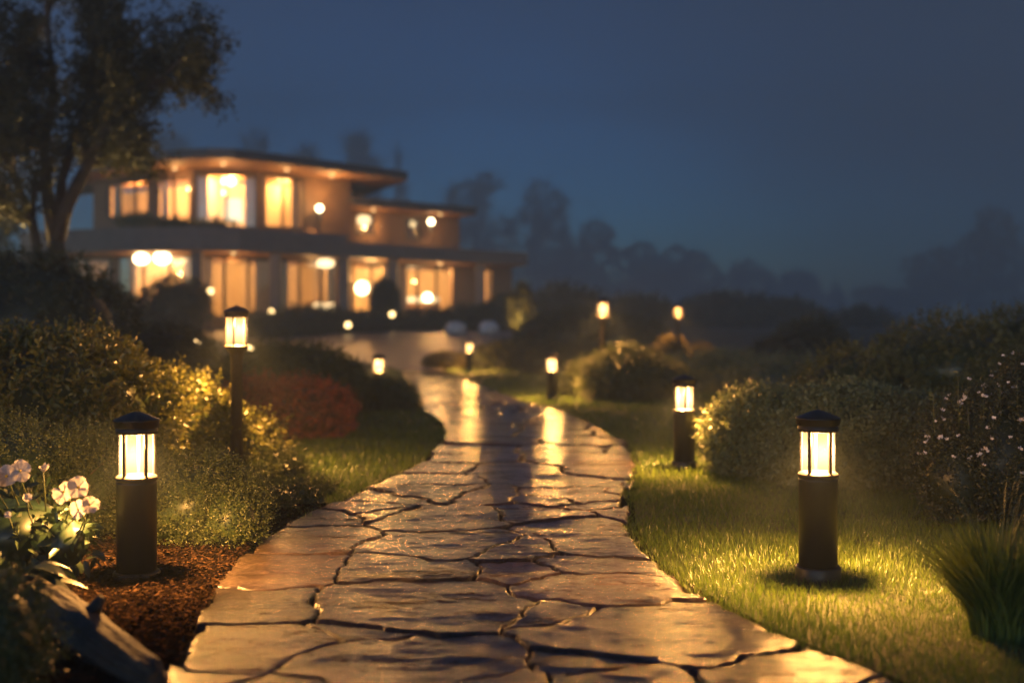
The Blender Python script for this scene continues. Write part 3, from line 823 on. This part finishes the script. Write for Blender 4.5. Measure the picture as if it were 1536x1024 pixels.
for i in range(26):
    a = g.random() * 6.28; l = .10 + .25 * g.random(); h = .5 + .2 * g.random()
    c, s = math.cos(a), math.sin(a)
    mb.tube([(c * .04, s * .04, 0), (c * l * .3, s * l * .3, h * .55), (c * l * .75, s * l * .75, h * .9), (c * l * 1.1, s * l * 1.1, h)], [.0022, .002, .0016, .0008], 4)
mb.build('flower_stalk', M['stem'], o)

# ------------------------------------------------------------------ white flowers, broad leaves and the log in the bed
fx0, fy0 = P2(40, 5.7)
fo = thing('white_flower_plant', 'bedding plant with large white blooms at the left edge', 'flowering plant', (fx0, fy0, 0))
g = np.random.default_rng(19)
blobs = [bl(20, 800, 95, 75, 5.75), bl(100, 815, 45, 48, 5.6), bl(-60, 800, 60, 80, 5.7)]
P, N = blob_surface(blobs, 560, g, .2, 4, 2)
dd = norm(N + np.array([[0, -.2, .25]]) + g.normal(size=N.shape) * .5)
V, Fq, t = leaf_arrays(P - dd * .03, dd, .055 + .05 * g.random(len(P)), .026 + .018 * g.random(len(P)), g, .15, .3)
cv, cf = core_arrays(blobs, .72, 3)
np_mesh('leaf', np.concatenate([V, cv]), np.concatenate([Fq, cf + len(V)]), M['hosta'], fo, attrs={'tint': np.concatenate([t, np.zeros(len(cv))])}, origin=(fx0, fy0, 0))
def bloom(c, rad, face, seed, name='flower', npet=5, cup=.25):
    g = np.random.default_rng(seed)
    n = Vector(face).normalized(); u = n.cross(Vector((0, 0, 1))).normalized(); w = n.cross(u)
    mb = MB(); a0 = g.random() * 6.28
    for p in range(npet):
        a = a0 + p * 2 * math.pi / npet + g.normal() * .08; r = rad * (.88 + .25 * g.random())
        rows = []
        for i, tt in enumerate((.06, .3, .55, .8, 1.0)):
            hw = [.08, .30, .50, .53, .30][i] * r
            for j in (-1, -.5, 0, .5, 1):
                ru = .07 * r * math.sin(j * 5 + p * 2 + seed) * tt
                rr_ = r * tt * (1 - .10 * abs(j) * (tt > .7)); sdd = j * hw
                zz = (cup * .6 + .16 * math.sin(p * 2.3 + seed)) * r * tt ** 1.5 * (1 + .35 * j * j) - .20 * r * max(0, tt - .75) * 2 + ru + .004 * (p % 2)
                rows.append(Vector(c) + (u * math.cos(a) + w * math.sin(a)) * rr_ + (-u * math.sin(a) + w * math.cos(a)) * sdd + n * zz)
        mb.add(rows, [(5 * i + j, 5 * i + j + 1, 5 * i + j + 6, 5 * i + j + 5) for i in range(4) for j in range(4)], True)
    fl_ = mb.build(name, M['petal'], fo)
    me = fl_.data; at = me.attributes.new('tint', 'FLOAT', 'POINT'); at.data.foreach_set('value', g.random(len(me.vertices)).astype(np.float32))
    if cup < .8: MB().ball(tuple(Vector(c) + n * rad * .10), rad * .13, n=8, m=6).build('flower_centre', M['pollen'], fl_)
    return fl_
stems = MB()
for i, (px, py, dd_, r, face, cup) in enumerate([(10, 714, 5.55, .058, (.1, -1, .35), .25), (30, 706, 5.50, .052, (.45, -1, .35), .25), (-14, 722, 5.5, .055, (-.3, -1, .4), .3),
        (65, 708, 5.6, .030, (.2, -.3, 1), 1.9), (41, 748, 5.4, .028, (.4, -.7, .6), .8), (96, 738, 5.42, .056, (-.35, -1, .3), .25), (117, 731, 5.38, .052, (.5, -1, .5), .3),
        (118, 764, 5.36, .046, (-.2, -1, .1), .3), (134, 757, 5.33, .044, (.7, -.8, .3), .4), (12, 772, 5.4, .024, (.1, -1, .5), .6)]):
    c = Vector(P3(px, py, dd_)) - Vector((fx0, fy0, 0))
    bloom(c, r * (1.02 if cup < .5 else .8), face, 50 + i, cup=cup)
    n = Vector(face).normalized()
    stems.tube([c - n * .004, c - n * .04 + Vector((0, .02, -.05)), Vector((c.x * .6, c.y * .4 + .1, max(.05, c.z - .25)))], [.004, .0035, .004], 6)
stems.build('stem', M['stem'], fo)

hx, hy = P2(20, 5.0)
ho = thing('broad_leaved_plant', 'low plant with broad drooping ribbed leaves below the white flowers', 'plant', (hx, hy, 0))
g = np.random.default_rng(23)
for i in range(15):
    a = -1.9 + 2.9 * i / 14 + g.normal() * .2 if i < 12 else g.random() * 6.28
    L = .20 + .10 * g.random(); W = .050 + .022 * g.random(); el = .35 + .55 * g.random()
    c, s = math.cos(a), math.sin(a); rows = []
    b = Vector((.05 * c - .02, .05 * s, .10 + .09 * g.random())); 
    for ii in range(9):
        tt = ii / 8; hw = W * math.sin(math.pi * min(1, tt * .93 + .05)) ** .75 * (1 - .35 * tt)
        r = L * tt; z = L * (el * tt - 1.05 * tt * tt * el)
        for j in (-1, -.6, -.2, 0, .2, .6, 1):
            rows.append(b + Vector((c * r - s * hw * j, s * r + c * hw * j, z + hw * .35 * abs(j) + .0016 * math.cos(j * 14))))
    mb = MB().add(rows, [(7 * ii + j, 7 * ii + j + 1, 7 * ii + j + 8, 7 * ii + j + 7) for ii in range(8) for j in range(6)], True)
    mb.tube([(0, 0, -.02), tuple(b * .6 + Vector((0, 0, .02))), tuple(b)], [.006, .005, .004], 6)
    lf = mb.build('leaf', M['hosta'], ho)
    at = lf.data.attributes.new('tint', 'FLOAT', 'POINT'); at.data.foreach_set('value', np.full(len(lf.data.vertices), g.random(), np.float32))

p0 = Vector((*G(20, 905), .0)); p1 = Vector((*G(232, 1040), .0))
lo = thing('weathered_log', 'weathered broken log lying in the mulch beside the path', 'log', tuple((p0 + p1) / 2))
ax_ = (p1 - p0); Ln = ax_.length; ax_.normalize(); sd_ = ax_.cross(Vector((0, 0, 1)))
nr, ncir = 90, 56; V = []
for i in range(nr):
    tt = i / (nr - 1)
    for kk in range(ncir):
        a = 2 * math.pi * kk / ncir
        q = Vector((tt * 3.2, math.cos(a) * 1.3, math.sin(a) * 1.3))
        lump = mnoise.fractal(q * 1.0 + Vector((3, 1, 7)), 1.0, 2.1, 4)
        ridge = abs(mnoise.noise(Vector((tt * 1.6, math.cos(a) * 4.2, math.sin(a) * 4.2)))) * .030
        rad = (.078 + .026 * math.sin(tt * 3.0 + .4)) * (1 + .22 * lump) - ridge
        endc = min(1, (tt + .004) / .02, (1.004 - tt) / .035); rad *= .55 + .45 * endc
        jag = .035 * mnoise.noise(Vector((math.cos(a) * 3, math.sin(a) * 3, 5))) * (1 if tt > .97 or tt < .03 else 0)
        c = ax_ * ((tt - .5) * Ln + jag) + Vector((0, 0, .062 + .02 * math.sin(tt * 5)))
        V.append(c + sd_ * math.cos(a) * rad + Vector((0, 0, 1)) * math.sin(a) * rad * .95)
mb = MB().add(V, [(i * ncir + kk, i * ncir + (kk + 1) % ncir, (i + 1) * ncir + (kk + 1) % ncir, (i + 1) * ncir + kk) for i in range(nr - 1) for kk in range(ncir)] + [tuple(range(ncir - 1, -1, -1)), tuple((nr - 1) * ncir + kk for kk in range(ncir))], True)
mb.tube([ax_ * .1 + Vector((0, 0, .1)), ax_ * .17 + Vector((0, 0, .17)) - sd_ * .03, ax_ * .2 + Vector((0, 0, .21)) - sd_ * .04], [.04, .028, .016], 10)
mb.build('log_trunk', M['log'], lo)

# ------------------------------------------------------------------ the tall tree on the left
def branch(mb, g, p, d, L, r, lvl, tips, maxl, n=5):
    pts, rad = [p.copy()], [r]; q = p.copy(); dr = d.normalized()
    for i in range(n):
        dr = (dr + Vector(g.normal(size=3) * .16) + Vector((0, 0, .06 if lvl < 2 else .02))).normalized()
        q = q + dr * (L / n); pts.append(q.copy()); rad.append(max(.006, r * (1 - .55 * (i + 1) / n)))
    mb.tube(pts, rad, 10 if lvl == 0 else (7 if lvl == 1 else 4))
    if lvl >= maxl - 1: tips += [(pts[i], dr) for i in range(2, n + 1)]
    if lvl == maxl: return
    for i in range(3 if lvl else 4):
        kk = 2 + (i % (n - 1)); side = Vector(g.normal(size=3)); side.z = abs(side.z) * .5
        nd = (dr * .55 + side.normalized() * .75).normalized()
        branch(mb, g, pts[min(kk, n)], nd, L * (.52 + .22 * g.random()), rad[min(kk, n)] * .62, lvl + 1, tips, maxl)
    branch(mb, g, pts[-1], dr, L * .7, rad[-1] * .85, lvl + 1, tips, maxl)

TD = 18.5
tx, ty = P2(82, TD)
to = thing('tall_tree', 'tall many stemmed tree with a dark crown left of the house', 'tree', (tx, ty, 0))
g = np.random.default_rng(12); mb = MB(); tips = []
def rel_px(px, py, dd=0): 
    x, y, z = P3(px, py, TD + dd); return Vector((x - tx, y - ty, z))
b0 = Vector((0, 0, -.1))
mb.tube([b0, Vector((-.05, 0, .7)), rel_px(88, 400), rel_px(84, 360)], [.20, .145, .13, .12], 12)
for pts, r in (([(84, 365), (100, 310), (130, 250), (160, 190), (185, 155), (215, 132), (235, 125)], .125), ([(84, 370), (72, 300), (66, 220), (80, 130), (70, 30), (90, -60)], .12),
               ([(60, 400), (48, 330), (20, 260), (-20, 190), (-80, 130)], .10), ([(88, 350), (92, 270), (120, 190), (150, 100), (170, 10), (190, -60)], .10)):
    dz = g.normal() * .5
    pp_ = [rel_px(px, py, dz * i * .25) for i, (px, py) in enumerate(pts)]
    if r == .10 and pts[0][0] == 60: pp_.insert(0, Vector((-.15, 0, -.05)))
    rr_ = [r * (1 - .75 * i / (len(pp_) - 1)) for i in range(len(pp_))]
    mb.tube(pp_, rr_, 8)
    for i in range(2, len(pp_)):
        for jj in range(3):
            dv_ = Vector(g.normal(size=3)); dv_.z = dv_.z * .5 + .25
            branch(mb, g, pp_[i], dv_, .62 + .45 * g.random(), rr_[i] * .55 + .008, 1, tips, 2)
mb.build('trunk', M['bark'], to)
tp = np.array([t_[0] for t_ in tips]); td = np.array([t_[1] for t_ in tips])
print('tree tips', len(tp))
rep = max(1, int(10000 / len(tp)))
P = np.repeat(tp, rep, 0) + g.normal(size=(len(tp) * rep, 3)) * .13
N = norm(np.repeat(td, rep, 0) + g.normal(size=(len(tp) * rep, 3)) * .8)
(V, Fq, t), _ = sprig_leaves(P, N, g, .32, 7, .085, .042, up=.1, spread=.5)
np_mesh('crown', V, Fq, M['tree_leaf'], to, attrs={'tint': t})

def uplight(label, px, d, aim, watts, z0=None):
    x, y = P2(px, d); z = float(T(y))
    o = thing('garden_spotlight', label, 'spotlight', (x, y, z), 0, 'garden spotlights')
    MB().lathe([(.02, -.06), (.018, .12)], 10).build('stake', M['black'], o)
    dv_ = (Vector(aim) - Vector((x, y, z + .2))).normalized(); rot = dv_.to_track_quat('Z', 'Y').to_matrix().to_4x4()
    h = MB().lathe([(.045, -.05), (.06, .0), (.065, .09)], 20, cap1=False).build('head', M['black'], o)
    h.matrix_local = Matrix.Translation((0, 0, .18)) @ rot
    le = MB().lathe([(.058, .060), (.050, .068), (.004, .07)], 20, cap0=False).build('lens', M['globe'], o)
    le.matrix_local = h.matrix_local.copy()
    l = bpy.data.lights.new('spot_light', 'SPOT'); l.energy = watts; l.color = (1, .66, .22); l.spot_size = R(75); l.spot_blend = .8; l.shadow_soft_size = .05
    lo_ = bpy.data.objects.new('spot_light', l); link(lo_, o)
    lo_.matrix_local = Matrix.Translation(Vector((0, 0, .18)) + dv_ * .10) @ (-dv_).to_track_quat('Z', 'Y').to_matrix().to_4x4()
    return o
uplight('small spotlight behind the dark shrub shining up into the tree', 62, TD + .9, rel_px(60, 290) + Vector((tx, ty, 0)), 380)
# small uplit tree right of the house
ux, uy = P2(781, 44)
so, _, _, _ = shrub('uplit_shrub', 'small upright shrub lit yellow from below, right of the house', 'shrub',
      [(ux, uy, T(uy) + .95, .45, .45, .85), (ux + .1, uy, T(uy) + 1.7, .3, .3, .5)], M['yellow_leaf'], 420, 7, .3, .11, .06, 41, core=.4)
uplight('small spotlight at the foot of the upright yellow shrub', 780, 43.0, (ux, uy, float(T(uy)) + 1.2), 150)

# ------------------------------------------------------------------ trees in the mist
def mist_tree(label, px, top, d, wpx, seed, shape='round', n=1500):
    if 60 < d < 100: d *= 8.0
    elif d > 45: d *= 8.0
    x, y = P2(px, d); z0 = float(T(y)); s = d / F
    h = H + (HOR - top) * s - z0; w = wpx * s
    g = np.random.default_rng(seed)
    o = thing('conifer' if shape == 'cone' else 'distant_tree', label, 'tree', (x, y, z0), 0, 'trees in the mist')
    mb = MB(); r = .035 * h * .5 + .06
    mb.tube([(0, 0, -.2), (.02 * h, 0, h * .3), (-.01 * h, .02 * h, h * .62), (.01 * h, 0, h * .92)], [r, r * .75, r * .45, r * .1], 8)
    blobs = []
    if shape == 'cone':
        for i in range(9):
            t = i / 8; q = w * (1 - t) ** .9 * .9 + .12
            blobs.append((g.normal() * .1 * w, g.normal() * .1 * w, z0 + h * (.12 + .82 * t), q, q, h * .085))
    else:
        for i in range(13):
            a = g.random() * 6.28; t = .10 + .82 * (i + .5) / 13; q = w * (.28 + .22 * g.random()) * (1.15 - .5 * t)
            rr_ = w * .72 * math.sqrt(g.random()) * math.sin(math.pi * min(.96, t * .95))
            cc_ = (math.cos(a) * rr_, math.sin(a) * rr_ * .9, z0 + h * t * .97)
            blobs.append((*cc_, q, q, q * .75)); 
            mb.tube([(0, 0, h * t * .55), (cc_[0] * .5, cc_[1] * .5, h * t * .75), (cc_[0], cc_[1], cc_[2] - z0)], [r * .4, r * .25, r * .1], 5)
    mb.build('trunk', M['bark'], o)
    b2 = [(bx + x, by + y, bz, a_, b_, c_) for bx, by, bz, a_, b_, c_ in blobs]
    P, N = blob_surface(b2, n, g, .25, 1.0, seed)
    ls_ = max(1, d / 80)
    (V, Fq, t), _ = sprig_leaves(P, N, g, (.55 + .02 * h) * ls_ ** .5, 6, .26 * ls_, .15 * ls_, up=.2, spread=.7)
    np_mesh('crown', V, Fq, M['far_leaf'], o, attrs={'tint': t}, origin=(x, y, z0))
    return o
for a in [('rounded misty tree above the left end of the house roof', 275, 175, 74, 60, 101), ('broad misty tree behind the middle of the house roof', 380, 165, 78, 75, 102),
          ('misty tree just left of the slim conifer behind the house', 450, 190, 82, 50, 103),
          ('misty tree behind the right end of the upper roof', 540, 168, 76, 52, 104),
          ('large misty tree rising right behind the low house wing', 715, 240, 72, 75, 106), ('large misty tree farthest right of the pair beyond the low wing', 800, 258, 75, 82, 107),
          ('low dark tree between the house wing and the brighter post lamp', 880, 330, 78, 70, 108), ('dim tree directly above the brighter post lamp', 950, 362, 80, 66, 109),
          ('dim tree above the faint post lamp', 1030, 368, 82, 70, 110), ('dim low tree right of the faint post lamp', 1110, 392, 84, 70, 111), ('dimmest low tree in the middle of the far treeline', 1190, 412, 88, 66, 112),
          ('dark misty tree standing alone left of the right edge', 1385, 372, 52, 62, 114), ('tall dark misty tree at the right edge of the photo', 1500, 305, 50, 90, 115), ('low misty tree at the foot of the right hand trees', 1320, 432, 54, 48, 116),
          ('dark tree at the left edge behind the tall tree', -40, 150, 40, 130, 118)]:
    mist_tree(*a)
mist_tree('slim pointed conifer behind the house roof', 598, 205, 72, 16, 105, 'cone', 700)
mist_tree('small pointed conifer in the far treeline', 1255, 420, 80, 22, 113, 'cone', 500)

# ------------------------------------------------------------------ the house
hz = thing('modern_house', 'two storey modern house with flat roofs and warm lit windows', 'house', (*P2(400, 54), 0))
HO = tuple(hz.location)
def inward(front, depth):                     # push a front line away from the viewer, square to its run
    a, b = Vector(front[0]), Vector(front[-1]); dv_ = (b - a).normalized(); n = Vector((-dv_.y, dv_.x))
    return [(p[0] + n.x * depth, p[1] + n.y * depth) for p in front]
def slab(front, depth, z0, z1, name, mat, parent=hz, bevel=0, lean=None):
    back = inward(front, depth) if lean is None else [(p[0] + lean[0] * depth, p[1] + lean[1] * depth) for p in front]
    return MB().prism(list(front) + back[::-1], z0, z1).build(name, mat, parent, HO, bevel)
def seg_at(P0, P1, px):                       # where the sight line through px crosses a wall line, as a fraction
    k = (px - 768) / F; dx, dy = P1[0] - P0[0], P1[1] - P0[1]
    return (k * P0[1] - P0[0]) / (dx - k * dy)
def wall_run(P0, P1, z0, z1, ops, mat, th=.25, glazed=True, curt=True, mull=2):
    a, b = Vector((*P0, 0)), Vector((*P1, 0)); L = (b - a).length; u = (b - a) / L; n = Vector((-u.y, u.x, 0))
    Mx = Matrix((( u.x, n.x, 0, a.x), (u.y, n.y, 0, a.y), (0, 0, 1, 0), (0, 0, 0, 1)))
    mb = MB(); cur = 0.0; lst = []
    for (pa, pb, ya, yb) in sorted(ops):
        ua, ub = seg_at(P0, P1, pa) * L, seg_at(P0, P1, pb) * L
        dm = a.y + (b.y - a.y) * (ua + ub) / 2 / L
        zt = H + (HOR - ya) / F * dm; zb = H + (HOR - yb) / F * dm
        zt, zb = min(zt, z1 - .05), max(zb, z0 + .03); lst.append((ua, ub, zb, zt))
        if ua > cur: mb.box(cur, ua, 0, th, z0, z1, Mx)
        mb.box(ua, ub, 0, th, z0, zb, Mx); mb.box(ua, ub, 0, th, zt, z1, Mx); cur = ub
    if cur < L: mb.box(cur, L, 0, th, z0, z1, Mx)
    mb.build('wall', mat, hz, HO)
    for (ua, ub, zb, zt) in lst:
        f = MB(); w = .11
        f.box(ua, ua + w, -.02, .09, zb, zt, Mx); f.box(ub - w, ub, -.02, .09, zb, zt, Mx)
        f.box(ua + w, ub - w, -.02, .09, zt - w, zt, Mx); f.box(ua + w, ub - w, -.02, .09, zb, zb + w, Mx)
        nm = max(1, int(round((ub - ua) / 1.2)))
        for i in range(1, nm): 
            c = ua + (ub - ua) * i / nm; f.box(c - .06, c + .06, -.015, .08, zb + w, zt - w, Mx)
        fo_ = f.build('window', M['frame'], hz, HO)
        if glazed: MB().box(ua + w, ub - w, .03, .042, zb + w, zt - w, Mx).build('pane', M['pane'], fo_, HO)
        if curt:
            g = np.random.default_rng(int(abs(ua) * 100 + zb * 10)); cw = min(.8, (ub - ua) * .2)
            for c0, c1 in ((ua, ua + cw), (ub - cw, ub)):
                rows = []; m = 26
                for i in range(m + 1):
                    uu = c0 + (c1 - c0) * i / m; yy = .35 + .05 * math.sin(i * 1.9) + .02 * math.sin(i * .8 + ua)
                    rows += [Mx @ Vector((uu, yy, zb - .05)), Mx @ Vector((uu, yy, zt + .02))]
                MB().add(rows, [(2 * i, 2 * i + 2, 2 * i + 3, 2 * i + 1) for i in range(m)], True).build('curtain', M['curtain'], fo_, HO)
    return Mx

# slabs and roofs
roofF = [P2(120, 54.8), P2(205, 51.7), P2(238, 50.7), P2(270, 50.0), P2(310, 49.6), P2(352, 49.8), P2(430, 51.6), P2(520, 54), P2(612, 57)]
slab(roofF, 11, 8.90, 9.24, 'roof', M['roof'], lean=(-.42, .90))
sof = inward(roofF, .12); slab(sof, 10.6, 8.82, 8.898, 'soffit', M['wood'], lean=(-.42, .90))
wingF = [P2(528, 57), P2(600, 58.6), P2(715, 61.8)]
slab(wingF, 8, 7.62, 7.98, 'roof', M['roof']); slab(inward(wingF, .1), 7.7, 7.55, 7.618, 'soffit', M['wood'])
floorF = [P2(30, 53), P2(110, 51.5), P2(200, 50.4), P2(300, 50.0), P2(360, 50.6), P2(520, 54.2), P2(610, 56.4), P2(700, 58.9), P2(792, 61.4)]
slab(floorF, 11, 4.85, 5.20, 'floor_slab', M['concrete'])
slab(inward(floorF, .1), 10.5, 4.79, 4.848, 'soffit', M['wood'])
parF = floorF[:6] ; slab(parF, .22, 5.202, 5.86, 'parapet', M['concrete']); slab(floorF[5:], .22, 5.202, 5.50, 'parapet', M['concrete'])
slab(inward(floorF, .3), 11.5, float(T(52)) - .35, float(T(52)) + .02, 'foundation', M['concrete'])
# upper storey
U = [P2(140, 57.5), P2(228, 54.0), P2(290, 52.9), P2(388, 53.6), P2(458, 55.4), P2(526, 57.4), (P2(526, 57.4)[0] - 3.0, 62.5)]
ops = [[(160, 224, 272, 325)], [(234, 287, 268, 338)], [(293, 386, 260, 342)], [(392, 456, 264, 343)], [], []]
for i in range(6): wall_run(U[i], U[i + 1], 5.202, 8.82, ops[i], M['render_wall'])
WG = inward(wingF, 1.6)
wall_run(WG[0], WG[1], 5.202, 7.55, [(531, 562, 320, 352)], M['render_wall'], curt=False); wall_run(WG[1], WG[2], 5.202, 7.55, [(608, 630, 328, 362)], M['render_wall'], curt=False)
# ground storey, set back under the slab
gz_ = float(T(54)) - .1
L0 = inward(floorF, 2.6)
runs = [(L0[0], L0[2], [(98, 166, 372, 470)]), (L0[2], L0[3], [(176, 293, 372, 478)]), (L0[3], L0[5], [(300, 408, 378, 478), (416, 514, 382, 478)]), (L0[5], L0[7], [(523, 592, 388, 470), (597, 710, 390, 474)]), (L0[7], L0[8], [(722, 740, 396, 470)])]
for p0_, p1_, op in runs: wall_run(p0_, p1_, gz_, 4.79, op, M['render_wall'], th=.2)
for px, d_ in ((296, 50.7), (413, 52.2), (516, 54.6), (720, 60.1), (590, 56.5)):
    x, y = P2(px, d_); MB().box(x - .24, x + .24, y - .24, y + .24, gz_ - .2, 4.79).build('column', M['concrete'], hz, HO, .02)
# rooms: back walls, floors, side walls
def room_shell(front, z0, z1, depth, cuts):
    mb = MB(); bk = inward(front, depth)
    for i in range(len(front) - 1):
        a, b = bk[i], bk[i + 1]; mb.add([(*a, z0), (*b, z0), (*b, z1), (*a, z1)], [(0, 1, 2, 3)])
        c = inward(front, .26); mb.add([(*c[i], z0 + .02), (*c[i + 1], z0 + .02), (*b, z0 + .02), (*a, z0 + .02)], [(0, 1, 2, 3)])
    for i in cuts:
        c = inward(front, .27)[i]; a = bk[i]; mb.add([(*c, z0), (*a, z0), (*a, z1), (*c, z1)], [(0, 1, 2, 3)])
    mb.build('interior', M['inner'], hz, HO)
room_shell(U[:6], 5.203, 8.815, 5, (0, 2, 4)); room_shell(WG, 5.203, 7.545, 4, (0, 2))
G0 = [L0[0], L0[2], L0[3], L0[5], L0[7], L0[8]]
room_shell(G0, gz_ + .05, 4.785, 5.5, (0, 1, 2, 3, 5))
RC = (1.0, .48, .14)
def roomlight(px, py, d_, w):
    x, y, z = P3(px, py, d_); point(hz, (x - HO[0], y - HO[1], z), w * .85, RC, .25)
for a in ((200, 285, 58, 260), (266, 280, 56.5, 260), (345, 275, 56, 300), (425, 282, 58, 130), (550, 325, 60.5, 90),
          (130, 385, 56, 260), (225, 392, 55, 520), (350, 395, 56, 150), (465, 400, 57.5, 170), (556, 405, 59.5, 420), (655, 402, 62, 520), (735, 410, 65, 80)):
    roomlight(*a)
# fixtures
def fixture(name, px, py, d_, r, parent=hz, rz=None, cord=None, mat='globe'):
    x, y, z = P3(px, py, d_); c = (x, y, z)
    o = MB().ball(c, r, r, rz or r).build(name, M[mat], parent, HO)
    if cord: MB().tube([(x, y, z + (rz or r) * .9), (x, y, cord)], [.02, .02], 6).build('cord', M['frame'], o, HO)
    return o
fixture('pendant_lamp', 212, 388, 51.6, .33, rz=.24, cord=4.79); fixture('pendant_lamp', 243, 387, 51.8, .36, rz=.27, cord=4.79)
def wall_lamp(px, py, d_):
    x, y, z = P3(px, py, d_)
    o = MB().box(x - .09, x + .09, y - .02, y + .3, z - .55, z + .1).build('wall_lamp', M['frame'], hz, HO)
    MB().ball((x, y - .16, z), .16).build('globe', M['globe'], o, HO)
    l = bpy.data.lights.new('spot_light', 'SPOT'); l.energy = 185; l.color = RC; l.spot_size = R(80); l.spot_blend = .9; l.shadow_soft_size = .1
    q = link(bpy.data.objects.new('spot_light', l), hz); q.location = (x - HO[0], y - .3 - HO[1], z - .25 - HO[2])
wall_lamp(480, 313, 55.6); wall_lamp(647, 333, 61.0)
def added_soffit_light(px, py, d_, w):  # added downlights with a bare point hung below, to brighten soffits and walls
    x, y, z = P3(px, py, d_); z = 8.82 if z > 8 else (7.55 if z > 6.5 else 4.79)
    o = MB().lathe([(.045, z - .05), (.05, z - .001)], 16, c=(x, y)).build('added_soffit_light', M['bulb_small'], hz, HO)
    point(o, (x - HO[0], y - HO[1], z - .85), w * .17, RC, .1)
for a_ in ((262, 250, 52.8, 130), (335, 247, 51.4, 150), (430, 255, 53.2, 90), (497, 262, 55.2, 230), (560, 310, 59.0, 120), (660, 316, 60.9, 60),
           (350, 382, 51.4, 110), (240, 380, 51.6, 160), (560, 385, 56.8, 120), (660, 390, 59.4, 90)): added_soffit_light(*a_)
fixture('ceiling_lamp', 343, 272, 55.5, .34, rz=.2); fixture('ceiling_lamp', 488, 395, 55.8, .45, rz=.22, mat='globe_soft'); fixture('ceiling_lamp', 546, 330, 60.3, .34, rz=.34, mat='globe_soft')
fixture('ceiling_lamp', 622, 397, 61.0, .9, rz=.16, mat='globe_soft')
def table_lamp(label, px, py, d_, zf, r, drum=None, mat='globe'):
    x, y, z = P3(px, py, d_); o = thing('table_lamp', label, 'lamp', (x, y, zf), 0)
    hh = z - zf
    MB().lathe([(.16, 0), (.15, .03), (.03, .06), (.025, hh - r * .8)], 16).build('base', M['frame'], o)
    if drum: MB().lathe([(drum[0], hh - drum[1]), (drum[0] * .9, hh + drum[1])], 24, cap0=True, cap1=True).build('lamp_shade', M[mat], o)
    else: MB().ball((0, 0, hh), r).build('lamp_shade', M[mat], o)
M['shade'] = emit('lit_drum_shade', (1.0, .78, .46), 1.15)
table_lamp('big pale drum floor lamp in the tall upper window', 350, 315, 55.5, 5.23, .5, (.46, .52), 'shade')
table_lamp('bright white globe lamp in the lower middle window', 543, 432, 58.2, gz_ + .07, .34)
table_lamp('small bright globe lamp in the wide lower window', 641, 446, 60.5, gz_ + .07, .24)
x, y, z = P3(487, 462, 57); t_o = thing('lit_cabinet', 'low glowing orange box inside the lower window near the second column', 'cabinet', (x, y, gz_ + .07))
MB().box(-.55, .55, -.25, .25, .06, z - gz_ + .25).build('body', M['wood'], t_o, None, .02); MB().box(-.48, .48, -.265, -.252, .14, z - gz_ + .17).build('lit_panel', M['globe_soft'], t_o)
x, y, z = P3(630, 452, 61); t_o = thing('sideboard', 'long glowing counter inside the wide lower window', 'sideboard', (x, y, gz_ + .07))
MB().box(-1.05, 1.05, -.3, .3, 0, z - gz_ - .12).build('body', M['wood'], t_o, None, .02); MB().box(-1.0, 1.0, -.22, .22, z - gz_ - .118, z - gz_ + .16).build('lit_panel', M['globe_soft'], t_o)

shrub('balcony_plant', 'row of leafy plants on the balcony before the upper windows', 'plant',
      [(*P3(262, 335, 51.4), 1.0, .3, .32), (*P3(320, 338, 51.2), .9, .3, .28), (*P3(205, 330, 51.8), .9, .3, .35)], M['green_leaf'], 420, 7, .3, .12, .06, 71, core=.7, stems=0)
# plants and stones before the house
for lab, bb, mt, sd in (('bushy shrub against the house below the pendant lamps', [bl(265, 462, 48, 44, 46), bl(225, 480, 35, 30, 46)], 'yellow_leaf', 60),
        ('low dark shrubs before the middle of the house', [bl(450, 490, 42, 26, 47), bl(400, 495, 45, 22, 46)], 'dark_leaf', 61),
        ('dark shrub between second and third house columns', [bl(497, 485, 26, 20, 48), bl(540, 488, 40, 15, 49)], 'dark_leaf', 62),
        ('upright dark shrub right of the bright globe lamp', [bl(577, 455, 17, 30, 51), bl(577, 480, 20, 20, 51)], 'dark_leaf', 63),
        ('low dark shrub under the wide lower window', [bl(640, 485, 60, 18, 53), bl(690, 478, 30, 20, 53)], 'dark_leaf', 64),
        ('dark shrub at the right end of the house', [bl(745, 480, 40, 25, 54), bl(760, 470, 30, 25, 55)], 'dark_leaf', 65),
        ('hazy shrub left of the pendant lamps by the house', [bl(150, 470, 50, 40, 46)], 'dark_leaf', 66)):
    shrub('house_shrub', lab, 'shrub', bb, M[mt], 1100, 7, .4, .15, .08, sd, group='shrubs in front of the house', stems=8)
for lab, px, py in (('pale rounded garden stone on the forecourt edge, left one', 684, 494), ('pale rounded garden stone on the forecourt edge, right one', 734, 496)):
    x, y, z = P3(px, py, 47.5); z0 = float(T(y))
    o = MB().ball((0, 0, .22), .45, .38, .34, 24, 14); o.v = [tuple(Vector(v) * (1 + .10 * mnoise.noise(Vector(v) * 3 + Vector((px, 0, 0))))) for v in o.v]
    q = o.build('garden_stone', M['pot']); q.location = (x, y, z0 - .03); tag(q, lab, 'stone', 'pale stones by the forecourt')

# ------------------------------------------------------------------ mist
hm = bpy.data.materials.new('mist'); hm.use_nodes = True
nt = hm.node_tree; nt.nodes.remove(nt.nodes['Principled BSDF'])
pv = nt.nodes.new('ShaderNodeVolumePrincipled')
pv.inputs['Color'].default_value = (.60, .80, .94, 1)
pv.inputs['Density'].default_value = 0.0041
pv.inputs['Anisotropy'].default_value = 0.0
nt.links.new(pv.outputs[0], nt.nodes['Material Output'].inputs['Volume'])
h_o = MB().box(-360, 360, -14, 780, -1.2, 160).build('haze', hm)
h_o['kind'] = 'stuff'
